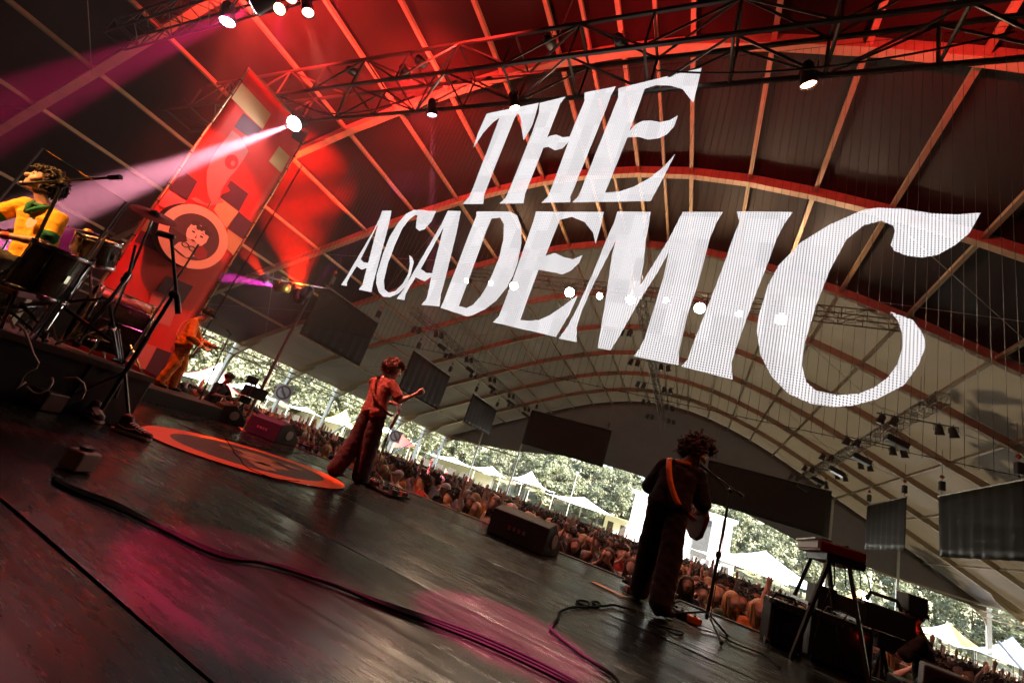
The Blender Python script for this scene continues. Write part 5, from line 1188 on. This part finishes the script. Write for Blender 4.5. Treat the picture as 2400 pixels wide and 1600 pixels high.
for k in range(9):
    q = V(1.5+.12*k, 5.55+.06*(k % 3), .012); 
    wtop(MB().tube([q, q+V(.08, .05, .03), q+V(.16, -.02, .0)], .008, 5), 'cable', M_BLKM, 'short black cable tail on the floor by the cases', 'cable', 'cable tails by the cases') if k % 2 == 0 else None
# ---- broadcast cameras
def tvcam(p, rz, base_z, label, s=1.0):
    t = thing('television_camera', label, 'camera', (p[0], p[1], base_z), rz); h = p[2]-base_z
    b = bevel(MB().box((0, 0, h), (.20*s, .42*s, .22*s)).build('body', M_BLK, t), .02)
    bevel(MB().box((0, .33*s, h), (.17*s, .26*s, .17*s)).build('lens_barrel', M_BLKM, t), .02)
    bevel(MB().prism([(-.14*s, -.11*s), (.14*s, -.11*s), (.14*s, .11*s), (-.14*s, .11*s)], Matrix(((1, 0, 0, 0), (0, 0, 1, .46*s), (0, 1, 0, h), (0, 0, 0, 1))), .16*s).build('lens_hood', M_BLK, t), .01)
    bevel(MB().box((0, -.22*s, h+.22*s), (.2*s, .16*s, .16*s)).build('viewfinder', M_BLK, t), .015); MB().tube([(0, .15*s, h+.12*s), (0, .12*s, h+.2*s), (0, -.1*s, h+.2*s), (0, -.14*s, h+.12*s)], .018*s, 8).build('top_handle', M_BLKM, t)
    bevel(MB().box((0, -.05*s, h-.19*s), (.16*s, .26*s, .14*s)).build('pan_head', M_BLKM, t), .02)
    for sx in (-1, 1): MB().tube([(sx*.08*s, -.1*s, h-.2*s), (sx*.2*s, -.55*s, h-.26*s)], .013*s, 8).build('pan_bar', M_BLK, t)
    MB().box((.0, -.215*s, h-.02), (.05, .01, .03)).build('tally', lens((1, .05, .02), 2), t)
    for k in range(3): a = k*2.09+.5; MB().tube([(0, 0, h-.25*s), (math.cos(a)*.42, math.sin(a)*.42, .02)], .022, 8).build('tripod_leg', M_BLK, t)
    return t
tvcam((2.36, 7.62, .58), R_(100), -1.5, 'bulky television camera with lens hood in front of the right operator', 1.3)
tvcam((-10.55, 7.62, .72), R_(-110), -1.5, 'dark television camera with viewfinder in front of the left operator', 1.25)
# ---- cables on the deck
def floor_cable(pts, r, label, loops=()):
    P = []
    for x, y in pts: q = at_z(x, y, 0); P.append(V(q.x, q.y, .012+r))
    # smooth by Catmull-Rom
    Q = []
    for i in range(len(P)-1):
        p0, p1, p2, p3 = P[max(0, i-1)], P[i], P[i+1], P[min(len(P)-1, i+2)]
        for k in range(8):
            u = k/8; Q.append(.5*((2*p1)+(p2-p0)*u+(2*p0-5*p1+4*p2-p3)*u*u+(3*p1-p0-3*p2+p3)*u**3))
    Q.append(P[-1]); return wtop(MB().tube(Q, r, 6), 'floor_cable', mat('cable_rubber', (.006, .0055, .0055), .8, spec=.08), label, 'cable', smooth=True)
floor_cable([(1470, 1660), (1436, 1597), (1359, 1543), (1294, 1490), (1292, 1474), (1306, 1455), (1311, 1441), (1340, 1430), (1371, 1429), (1380, 1420), (1362, 1413), (1350, 1416), (1366, 1426), (1390, 1429), (1404, 1424), (1398, 1416), (1386, 1417), (1396, 1424), (1415, 1426), (1436, 1423), (1459, 1429), (1490, 1437)], .0085, 'curling black cable lying left of the bassist')
for k in range(3): floor_cable([(120, 1128+k*4), (161, 1150+k*4), (268, 1190+k*6), (379, 1248+k*3), (513, 1306+k*5), (670, 1346-k*3), (900, 1424+k*4), (1120, 1500+k*8), (1330, 1600+k*8), (1420, 1680)], .007, ['long black cable on the near side of the floor bundle', 'long black cable in the middle of the floor bundle', 'long black cable on the far side of the floor bundle'][k])
floor_cable([(525, 1029), (540, 1050), (548, 1066), (560, 1078), (578, 1100), (640, 1125), (700, 1132)], .006, 'wavy black cable crossing the orange floor decal')
floor_cable([(525, 1030), (560, 1040), (640, 1058), (700, 1064)], .006, 'black cable running from the decal to the pedal tray')
floor_cable([(400, 975), (430, 985), (470, 985), (520, 982)], .006, 'black cable by the low riser')
floor_cable([(1640, 1480), (1680, 1490), (1720, 1512), (1790, 1540), (1830, 1570)], .007, 'black cable from the microphone stand toward the cases')
floor_cable([(1540, 1472), (1580, 1482), (1600, 1488), (1590, 1494), (1565, 1484)], .006, 'small loop of black cable behind the bassist')
# snaking pale cables and a junction box on the dark floor below the riser
M_PINKC = mat('pale_cable', (.45, .30, .26), .5)
def raw_cable(pts, d0, r, label): return wtop(MB().tube([at_d(x, y, d0+.02*i) for i, (x, y) in enumerate(pts)], r, 6), 'hanging_cable', M_PINKC, label, 'cable', smooth=True)
raw_cable([(42, 758), (58, 775), (68, 800), (78, 830), (90, 850), (84, 862), (62, 872), (52, 885), (50, 893), (36, 912), (60, 895)], 3.2, .009, 'pale cable dangling from the drum rack to the floor box')
raw_cable([(62, 905), (78, 920), (95, 922), (115, 910), (124, 896), (122, 885)], 3.3, .008, 'pale cable looped round the floor box')
raw_cable([(150, 885), (180, 885), (196, 898), (200, 915), (192, 933), (182, 936)], 3.4, .008, 'pale cable bent beside the floor box')
q = at_z(92, 960, 0); t = thing('junction_box', 'dark red junction box on the floor under pale cables', 'box', (q.x, q.y, .012), .3); bevel(MB().box((0, 0, .075), (.2, .16, .15)).build('case', mat('box_red', (.05, .012, .01), .5), t), .01); MB().box((0, -.082, .08), (.12, .01, .07)).build('front_plate', mat('plate', (.2, .12, .1), .4), t)
q = at_z(172, 1105, 0); t = thing('junction_box', 'small pale box standing on the dark floor', 'box', (q.x, q.y, .012), .2); bevel(MB().box((0, 0, .05), (.12, .10, .10)).build('case', mat('box_pale', (.3, .16, .15), .5), t), .01); MB().lathe([(.03, .1), (.035, .12), (.02, .125)], (0, 0, 0), None, 12).build('cap', M_BLK, t)
# laced sneakers standing in the dark below the riser
M_SNK = mat('sneaker_dark', (.06, .02, .02), .6); M_SOLE = mat('sole_white', (.5, .4, .36), .6); M_LACE = mat('lace_white', (.65, .5, .45), .7)
for px, py, rz, lab in ((300, 1022, R_(-60), 'dark laced sneaker with pale side stripe below the riser corner'), (212, 985, R_(-95), 'dark laced sneaker lying under the drum riser edge')):
    q = at_z(px, py, 0); me = fuse('sneaker_upper', [(V(0, -.10, .055), .042, V(0, .0, .055), .045, 'shoe'), (V(0, 0, .05), .042, V(0, .15, .036), .034, 'shoe'), (V(0, -.09, .07), .040, V(0, -.085, .12), .042, 'shoe'), (V(0, -.03, .07), .035, V(0, -.06, .12), .036, 'shoe')], .007, TAGS)
    for _ in TAGS: me.materials.append(M_SNK)
    t = thing('sneaker', lab, 'shoe', (q.x, q.y, .012), rz); link('upper', me, t)
    bevel(MB().prism([(-.042, -.14), (.042, -.14), (.046, .05), (.04, .17), (0, .19), (-.04, .17), (-.046, .05)], Matrix.Identity(4), .026).build('sole', M_SOLE, t), .006)
    for j_ in range(6): MB().tube([(-.036, -.02+.028*j_, .092-.006*j_), (0, -.01+.028*j_, .106-.008*j_), (.036, -.02+.028*j_, .092-.006*j_)], .005, 5).build('lace', M_LACE, t)
    for sx in (-1, 1): MB().tube([(sx*.044, -.1, .06), (sx*.049, -.02, .045), (sx*.046, .06, .062), (sx*.04, .11, .05)], .006, 5).build('side_stripe', M_SOLE, t)
# ---- guitars
def guitar(name, o, ax, nrm, label, body, L=1.0):
    """o: body centre; ax: direction of the neck; nrm: front face direction"""
    ax = Vector(ax).normalized(); nrm = Vector(nrm); nrm = (nrm-ax*nrm.dot(ax)).normalized(); sx = ax.cross(nrm)
    M = Matrix(((sx.x, ax.x, nrm.x, 0), (sx.y, ax.y, nrm.y, 0), (sx.z, ax.z, nrm.z, 0), (0, 0, 0, 1)))
    t = thing(name, label, 'guitar', o)
    out = [(.0, -.22), (.10, -.215), (.155, -.16), (.165, -.08), (.125, .0), (.12, .06), (.15, .13), (.155, .19), (.12, .20), (.07, .14), (.03, .12), (-.03, .12), (-.07, .15), (-.12, .22), (-.155, .20), (-.15, .12), (-.12, .05), (-.125, -.02), (-.165, -.09), (-.155, -.17), (-.1, -.215)]
    bevel(MB().prism(out, M, .045).build('body', body, t), .012)
    pg = [(x*.62, y*.62-.01) for x, y in out]; MB().prism(pg, M @ Matrix.Translation((0, 0, .046)), .003).build('pickguard', mat('pickguard', (.6, .55, .5), .4), t)
    nk = MB().bar(M @ V(0, .08, .035), M @ V(0, .72*L, .035), .052, .024, up=tuple(nrm)).build('neck', mat('maple', (.40, .22, .09), .4), t)
    for k in range(12): q = .16+.045*k; MB().bar(M @ V(-.026, q, .049), M @ V(.026, q, .049), .003, .002, up=tuple(nrm)).build('fret', M_CHROME, nk)
    hs = bevel(MB().prism([(-.03, 0), (.03, 0), (.05, .08), (.03, .19), (-.03, .17)], M @ Matrix.Translation((0, .72*L, .02)), .018).build('headstock', mat('maple2', (.45, .26, .11), .4), t), .004)
    for k in range(4): MB().tube([M @ V(-.03, .745*L+.035*k, .03), M @ V(-.07, .745*L+.035*k, .03)], .007, 6).build('tuner', M_CHROME, hs)
    MB().box(M @ V(0, -.11, .05), (.07, .04, .012), M.to_3x3()).build('bridge', M_CHROME, t)
    for y_ in (-.03, .05): MB().box(M @ V(0, y_, .052), (.08, .022, .01), M.to_3x3()).build('pickup', M_BLK, t)
    return t, M
def strap(t, person, pts, w_, m, wdir):
    """ribbon through points given in the person's frame"""
    Mw = Matrix.Translation(person.location) @ person.rotation_euler.to_matrix().to_4x4(); s = MB(); Q = []
    P = [Mw @ Vector(p) for p in pts]
    for i in range(len(P)-1):
        p0, p1, p2, p3 = P[max(0, i-1)], P[i], P[i+1], P[min(len(P)-1, i+2)]
        for k in range(6): u = k/6; Q.append(.5*((2*p1)+(p2-p0)*u+(2*p0-5*p1+4*p2-p3)*u*u+(3*p1-p0-3*p2+p3)*u**3))
    Q.append(P[-1]); wd = Mw.to_3x3() @ Vector(wdir)
    for q in Q: s.v += [q-wd*w_/2-t.location, q+wd*w_/2-t.location]
    for i in range(len(Q)-1): s.f.append((2*i, 2*i+2, 2*i+3, 2*i+1)); s.m.append(0)
    o = s.build('strap', m, t, True); md = o.modifiers.new('t', 'SOLIDIFY'); md.thickness = .006; md.offset = 0; return o
Mw = lambda per, p: Matrix.Translation(per.location) @ per.rotation_euler.to_matrix().to_4x4() @ Vector(p)
M_PALE = mat('guitar_pale', (.62, .42, .38), .3, coat=.6)
t, _ = guitar('electric_guitar', Mw(singer, (.10, .26, 1.02)), (-.6, .65, .35), (.5, 1, .1), 'pale electric guitar on patterned strap at the hip of the singer', M_PALE)
M_STR1 = mat('strap_patterned', (.30, .05, .02), .8, noise=.9, nscale=22)
strap(t, singer, [(-.25, .20, 1.30), (-.27, .12, 1.44), (-.245, .0, 1.465), (-.19, -.085, 1.38), (-.10, -.115, 1.24), (-.0, -.10, 1.12), (.10, -.02, 1.04), (.15, .10, 1.00), (.14, .2, 1.0)], .055, M_STR1, (.75, .2, .5))
t, _ = guitar('bass_guitar', Mw(bassist, (.16, .28, .90)), (-.55, .75, .25), (.6, 1, .1), 'dark red bass guitar on orange strap at the hip of the bassist', mat('guitar_darkred', (.16, .015, .01), .5, coat=.0), 1.15)
M_STR2 = mat('strap_orange', (.9, .2, .03), .8, noise=.25, nscale=30)
strap(t, bassist, [(-.10, .19, 1.22), (-.11, .13, 1.38), (-.085, .02, 1.405), (-.05, -.085, 1.32), (-.01, -.12, 1.20), (.05, -.12, 1.07), (.13, -.10, .96), (.21, .02, .90), (.22, .16, .88)], .06, M_STR2, (.85, .15, .35))
t, _ = guitar('electric_guitar', Mw(orange, (.12, .16, .92)), (-.8, .45, .3), (-.1, 1, .1), 'small pale electric guitar held by the guitarist in orange', mat('guitar_cream', (.5, .42, .34), .3, coat=.6))
strap(t, orange, [(-.19, -.0, 1.25), (-.20, -.06, 1.44), (-.17, -.19, 1.46), (-.10, -.30, 1.32), (.0, -.29, 1.14), (.11, -.24, 1.0), (.19, -.08, .94), (.17, .1, .92)], .055, mat('strap_bright', (.85, .30, .02), .7), (.85, .15, .35))
# ------------------------------------------------------------------ tall printed banner at stage left
BX = -12.6
def bz(x, y, X=BX): q = at_x(x, y, X); return q.y, q.z
t = thing('banner', 'tall red printed banner with squares, big face and round badge at stage left', 'banner', (BX, 5.62, .25))
B0, B1, BZ0, BZ1 = 4.58, 6.66, .25, 8.57
s = MB(); N = 10
for i in range(N+1):
    for j in range(21): s.v.append((.015*math.sin(i*.9+j*.35), B0+(B1-B0)*i/N-5.62, (BZ1-BZ0)*j/20))
for i in range(N):
    for j in range(20): a = i*21+j; s.f.append((a, a+21, a+22, a+1)); s.m.append(0)
o = s.build('cloth', mat('banner_red', (.62, .022, .012), .6, noise=.08, nscale=2), t, True); md = o.modifiers.new('t', 'SOLIDIFY'); md.thickness = .01; md.offset = -1
TAN, DRK, PNK, GRN, RD2 = mat('print_tan', (.52, .36, .16), .6), mat('print_purple', (.07, .014, .03), .6), mat('print_pink', (.60, .16, .14), .6), mat('print_green', (.22, .27, .12), .6), mat('print_darkred', (.36, .015, .015), .6)
ZB = lambda L: [(300+x/2.959, 150+y/2.959) for x, y in L]
def printed(name, pts, m, lift=.02, src=True, parent=None, X=BX):
    P = [bz(x, y, X) for x, y in pts]
    cl = lambda a, b, c: max(b, min(c, a))
    mb = MB(); n = len(P); mb.v = [(lift, cl(y, B0+.01, B1-.01)-5.62, cl(z, BZ0, BZ1)-.25) for y, z in P]; mb.f = [tuple(range(n))]; mb.m = [0]
    o = mb.build(name, m, t); return o
for nm, pts, m in (('print_block', [(780,125),(990,350),(930,455),(705,230)], TAN), ('print_block', [(800,340),(925,455),(870,540),(735,435)], DRK), ('print_block', [(1045,570),(1120,645),(1060,755),(975,675)], TAN),
   ('print_block', [(1150,440),(1240,490),(1200,560),(1130,510)], DRK), ('print_block', [(640,930),(765,1025),(680,1140),(590,1010)], TAN), ('print_block', [(710,805),(832,900),(765,1020),(635,925)], DRK),
   ('print_block', [(765,1025),(862,1105),(795,1215),(690,1140)], DRK), ('print_block', [(690,1145),(797,1220),(740,1335),(670,1270)], TAN), ('print_block', [(370,730),(480,815),(405,945),(275,855)], DRK),
   ('print_block', [(270,865),(400,950),(330,1040),(190,965)], PNK), ('print_block', [(120,1065),(250,1105),(240,1215),(85,1145)], GRN), ('print_block', [(85,1150),(240,1220),(200,1300),(40,1230)], DRK)):
    printed(nm, ZB(pts), m)
ZC = lambda L: [(x/4.61, 560+y/4.61) for x, y in L]
for pts, m in (([(1800,395),(2085,510),(1965,700),(1680,560)], DRK), ([(1640,580),(1920,700),(1830,945),(1560,850)], PNK), ([(1460,1085),(1690,1165),(1560,1410),(1330,1300)], PNK), ([(1690,1170),(1850,1230),(1720,1500),(1570,1410)], DRK)): printed('print_block', ZC(pts), m, .02)
printed('face_print', ZB([(720,460),(770,500),(800,545),(832,605),(800,660),(752,730),(700,790),(660,850),(640,900),(610,975),(575,960),(550,900),(540,820),(545,740),(575,660),(620,590),(660,540)]), PNK, .018)
def ell(cx, cy, rx, ry, n=18): return [(cx+rx*math.cos(i*2*math.pi/n), cy+ry*math.sin(i*2*math.pi/n)) for i in range(n)]
printed('eye_print', ZB(ell(715, 680, 48, 52)), RD2, .024); printed('iris_print', ZB(ell(723, 690, 15, 18)), PNK, .028); printed('mouth_print', ZB([(640,880),(690,850),(705,880),(650,905)]), RD2, .024)
printed('collar_print', ZB([(600,965),(640,930),(660,960),(560,985),(470,960),(430,930),(470,925),(540,970)]), PNK, .023)
M_FRAME = mat('frame_brass', (.30, .20, .10), .35, metal=.6)
for y in (B0-.04, B1+.04): MB().tube([(.0, y-5.62, -.2), (.0, y-5.62, BZ1-.2)], .03, 8).build('frame_pole', M_FRAME, t)
MB().tube([(0, B0-5.66, BZ1-.22), (0, B1-5.58, BZ1-.22)], .03, 8).build('frame_top', M_FRAME, t)
for k in range(16):
    for y in (B0-.04, B1+.04): MB().box((0, y-5.62, .4+k*.5), (.075, .075, .03)).build('tie', M_BLKM, t)
# badge
X2 = -12.15; cy_, cz_ = bz(457, 556, X2); bd_ = thing('round_badge', 'round cream ringed badge with drawn face hung before the banner', 'badge', (X2, cy_, cz_)); R2 = .80
Mx = Matrix.Rotation(R_(90), 3, 'Y')
MB().lathe([(R2*.98, -.28), (R2, -.26), (R2, -.01), (R2*.99, 0)], (0, 0, 0), Mx, 48).build('drum', M_BLKM, bd_, True)
def disc2(name, pts, m, lift): 
    mb = MB(); mb.v = [(lift, x*R2, y*R2) for x, y in pts]; mb.f = [tuple(range(len(pts)))]; mb.m = [0]; return mb.build(name, m, bd_)
s = MB()
for i in range(65):
    a = 2*math.pi*i/64; s.v += [(.004, math.cos(a)*R2*.72, math.sin(a)*R2*.72), (.004, math.cos(a)*R2*.99, math.sin(a)*R2*.99)]
for i in range(64): s.f.append((2*i, 2*i+1, 2*i+3, 2*i+2)); s.m.append(0)
CRM = mat('badge_cream', (.72, .50, .32), .55); s.build('ring', CRM, bd_)
disc2('field', ell(0, 0, .72, .72, 48), mat('badge_dark', (.07, .03, .03), .6), .003)
disc2('face', [(-.28,.28),(-.2,.38),(-.02,.42),(.18,.38),(.32,.26),(.34,.05),(.28,-.12),(.14,-.24),(.0,-.3),(-.14,-.22),(-.26,-.06),(-.3,.1)], mat('badge_skin', (.78, .60, .44), .6), .008)
disc2('neck', [(-.1,-.22),(.16,-.22),(.3,-.5),(.1,-.69),(-.35,-.6),(-.3,-.4)], MATS['badge_skin'], .006)
disc2('coat', [(.3,-.1),(.52,-.2),(.58,-.38),(.4,-.56),(.22,-.5),(.2,-.3)], mat('badge_coat', (.22, .02, .02), .6), .007)
for k in range(7): disc2('curl', ell(-.24+.09*k, .36+.05*math.sin(k*2), .07, .08, 12), mat('badge_hair', (.045, .02, .02), .6), .010+.0006*k)
for x in (-.12, .14):
    disc2('eye', ell(x, .12, .055, .03, 14), MATS['badge_hair'], .012); disc2('brow', [(x-.08,.19),(x,.225),(x+.08,.2),(x,.205)], MATS['badge_hair'], .012)
disc2('nose', [(0,.1),(.04,-.02),(-.01,-.03)], MATS['badge_coat'], .012); disc2('mouth', [(-.09,-.12),(0,-.09),(.09,-.11),(0,-.16)], MATS['badge_coat'], .012)
for k in range(2): MB().tube([(.012, (-.12+.22*k)*R2+.1*R2*math.cos(a), (-.36)*R2+.07*R2*math.sin(a)) for a in [i*.6 for i in range(11)]], .012, 5).build('bow_loop', MATS['badge_hair'], bd_)
MB().tube([(-.2, 0, R2*.95), (-.3, 0, R2+.3)], .02, 6).build('bracket', M_FRAME, bd_)
MB().tube([(-.27, 0, -R2*.6), (BX-X2+.01, 0, -R2*.6)], .03, 6).build('bracket', M_FRAME, bd_)

# ------------------------------------------------------------------ stage lamps that are lit
def beam(name, pos, aim, col, watts, deg, blend, label, r=.16, glow=14., leds=False, size=.05, drop=0., lcol=None):
    t = can(pos, aim, r, .42, label, lcol or col, glow, None, name, leds, drop)
    l = bpy.data.lights.new('lamp_light', 'SPOT'); l.energy = watts; l.color = col; l.spot_size = R_(deg); l.spot_blend = blend; l.shadow_soft_size = size
    o = bpy.data.objects.new('lamp_light', l); COL.objects.link(o); o.parent = t
    ax = (Vector(aim)-Vector(pos)).normalized(); o.location = ax*.06; o.rotation_euler = ax.to_track_quat('-Z', 'Y').to_euler(); return t
RED, MAG, PNKL, ORG, AMB = (1, .03, .012), (1, .03, .28), (1, .25, .50), (1, .22, .02), (1, .45, .10)
pA = at_y(690, 290, 5.75)
beam('moving_light', pA, at_d(60, 520, 6.2), (1, .38, .52), 130000, 5.5, .6, 'bright white lensed moving lamp throwing a pink beam past the banner', .21, 26, True, drop=.3, lcol=(1, .93, .97))
pB = at_y(632, 298, 5.9); beam('moving_light', pB, at_d(330, 330, 9), MAG, 6000, 6, .5, 'smaller white lensed lamp beside the pink beam lamp', .15, 22, True, drop=.3, lcol=(1, .9, .95))
pU = at_y(700, 688, 9.0); beam('moving_light', pU, at_y(694, 430, 9.6), (1, .012, .002), 11000, 42, .8, 'yellow hot lamp throwing a wide red beam up behind the banner', .2, 30, lcol=(1, .62, .12))
pS = at_y(620, 652, 9.0); beam('moving_light', pS, at_y(560, 560, 9.4), (1, .02, .004), 5000, 16, .4, 'small orange lamp throwing a red beam up behind the banner', .14, 20, lcol=(1, .45, .08))
pM = at_y(655, 672, 8.9); beam('moving_light', pM, at_y(480, 640, 8.6), (.9, .04, .55), 17000, 9, .4, 'white lensed lamp throwing a magenta beam behind the banner', .2, 24, True, lcol=(1, .85, 1))
pN = at_y(724, 680, 8.9); beam('moving_light', pN, at_y(780, 620, 9.5), (.9, .08, .5), 500, 12, .4, 'tilted lamp beside the yellow hot lamp', .16, 10, lcol=(1, .8, 1))
# a crossbar carries the four lamps behind the banner
wtop(MB().tube([pU+V(1.2, .1, .38), pS+V(-1.2, .1, .10)], .035, 8).tube([pU+V(.4, .1, .3), pU+V(.4, .1, -5.6)], .05, 8), 'lamp_pipe', M_TRUSS, 'dark pipe on a post carrying the lamps behind the banner', 'pipe')
pZ = at_y(600, 16, 3.0); beam('moving_light', pZ, at_d(40, 250, 9.5), (1, .02, .2), 6500, 13, .6, 'lamp at the truss top throwing a dim magenta beam to the left', .15, 5, True, lcol=(1, .6, .8), drop=.4)
# lamps on the truss over the middle of the stage
p1_ = at_y(533, 50, 3.0); beam('moving_light', p1_, (-9.3, 5.2, 1.0), (1, .16, .015), 420, 12, .4, 'pale lavender lensed lamp above the drums', .15, 6, True, lcol=(1, .85, 1), drop=.4)
p2_ = at_y(655, 22, 3.0); beam('stage_lamp', p2_, at_z(615, 1368, 0), (1, .02, .14), 2400, 5.5, .25, 'small lit lamp on the middle truss left of the red lamp', .11, 4, drop=.4, lcol=(1, .5, .2))
p3_ = at_y(722, 30, 3.0); beam('stage_lamp', p3_, (-4.25, 5.0, 1.15), (1, .26, .18), 650, 15, .35, 'small red lamp on the middle truss aimed at the singer', .11, 4, drop=.4)
beam('stage_lamp', (-3.2, 3.0, 7.9), at_z(1180, 1480, 0), (1, .10, .28), 7500, 6.5, .25, 'lamp on the middle truss throwing a pink pool on the floor', .13, 10)
beam('stage_lamp', (-1.0, 3.0, 7.9), (-2.4, 6.3, 0), (1, .06, .2), 1200, 6, .4, 'lamp on the middle truss throwing a pink pool by the wedge monitor', .13, 10)
beam('stage_lamp', (3.4, 3.0, 7.9), (-.1, 4.9, 1.1), (1, .26, .10), 60, 14, .4, 'lamp on the middle truss aimed at the bassist', .13, 10)
beam('stage_lamp', (-7.2, 3.0, 7.9), (-7.1, 5.9, 0), (1, .05, .12), 900, 11, .4, 'lamp on the middle truss aimed at the left wedge monitor', .13, 10)
beam('stage_lamp', (-7.6, 6.42, 8.6), at_z(1012, 1155, -.2), (1, .2, .36), 4200, 5.5, .4, 'lamp on the front truss throwing pink light on the front row', .13, 10)
beam('stage_lamp', (-5.2, 6.42, 8.6), at_z(1400, 1330, -.3), (1, .30, .18), 230, 40, .8, 'lamp on the front truss washing the front rows red', .13, 10)
beam('stage_lamp', (.6, 6.42, 8.6), (2.6, 9.5, -.3), (1, .30, .18), 150, 40, .8, 'lamp on the front truss washing the right front rows red', .13, 10)
beam('stage_lamp', (-6.2, -2.4, 6.4), (-6.1, 1.5, 1.6), AMB, 600, 16, .4, 'amber lamp high behind the drummer', .13, 10)
beam('stage_lamp', (-7.0, -2.2, 3.4), (-6.2, 1.4, 1.75), (1, .36, .13), 300, 16, .5, 'low side lamp aimed at the face of the drummer', .13, 8)
beam('stage_lamp', (-8.6, 3.0, 7.9), (-5.2, 2.6, .2), (1, .06, .04), 170, 26, .6, 'lamp on the middle truss washing the drum riser dim red', .13, 8)
beam('stage_lamp', (-9.8, 3.0, 8.0), (-12.6, 5.6, 4.0), (1, .07, .04), 420, 52, .6, 'lamp on the middle truss washing the banner red', .13, 8)
for k, (px, py, tx, ty) in enumerate(((1000, 60, 1030, 260), (860, 60, 870, 240), (1290, 40, 1250, 200))):
    q = at_y(px, py, 5.6); beam('stage_lamp', (q.x, 6.0, 10.05), (q.x-2.5+k, 10.5, 13.8), (1, .03, .03), 260, 26, .6, ['lamp on the front truss aimed up at the roof above the letter A', 'lamp on the front truss aimed up at the roof left of the letters', 'lamp on the front truss aimed up at the roof above the letter H'][k], .12, 6)
# wide red washes thrown up at the roof over the stage
for k, (x, y, z, tx, ty, tz, wt) in enumerate(((-11.0, 3.0, 8.9, -13.5, 5.5, 12, 1300), (-6.5, 3.0, 8.9, -7.5, 6.5, 13, 420), (-9.0, 6.2, 10.0, -12.0, 11.5, 13, 700), (-3.0, 6.2, 10.0, -3.0, 11, 13.5, 260), (2.5, 6.2, 10.0, 3.5, 11, 13, 150))):
    beam('wash_lamp', (x, y, z), (tx, ty, tz), (1, .035, .03), wt, 110, .9, ['red wash lamp on top of the middle truss near the drummer', 'red wash lamp on top of the middle truss', 'red wash lamp on top of the front truss by the banner', 'red wash lamp on top of the front truss above the letters', 'red wash lamp on top of the front truss right of the letters'][k], .13, 3)
# loose cables slung under the left end of the trusses
for k, (a, b, d) in enumerate((((-9, 3, 8.1), (-5, 3, 8.1), .5), ((-12, 6, 8.8), (-8, 6, 8.8), .4), ((-2, 6, 8.8), (3, 6, 8.8), .35))):
    wtop(MB().tube(sag(a, b, d, 12), .018, 6), 'slung_cable', M_BLKM, ['thick cable slung under the middle truss', 'thick cable slung under the left end of the front truss', 'thick cable slung under the right end of the front truss'][k], 'cable', smooth=True)
# ------------------------------------------------------------------ stage smoke round the left lamps
def volume_box(name, lo, hi, dens, col, label, aniso=0.):
    c = (Vector(lo)+Vector(hi))/2; sz = Vector(hi)-Vector(lo)
    o = MB().box((0, 0, 0), sz).build(name, None, None, False, c); o.data.materials.clear()
    m = bpy.data.materials.new(name); m.use_nodes = True; n, l = m.node_tree.nodes, m.node_tree.links; n.remove(n['Principled BSDF'])
    v = n.new('ShaderNodeVolumePrincipled'); v.inputs['Color'].default_value = (*col, 1); v.inputs['Density'].default_value = dens; v.inputs['Anisotropy'].default_value = aniso
    l.new(v.outputs[0], n['Material Output'].inputs['Volume']); o.data.materials.append(m); return tag(o, label, 'smoke', kind='stuff')
volume_box('stage_smoke', (-17.2, .8, 1.3), (-6.75, 11.2, 11.6), .007, (.9, .8, .8), 'thin stage smoke hanging round the left lamps')
volume_box('hall_haze', (-27, 16, 1.2), (19, 48.3, 13.0), .004, (.95, .9, .8), 'pale stage haze drifting under the rear of the roof')
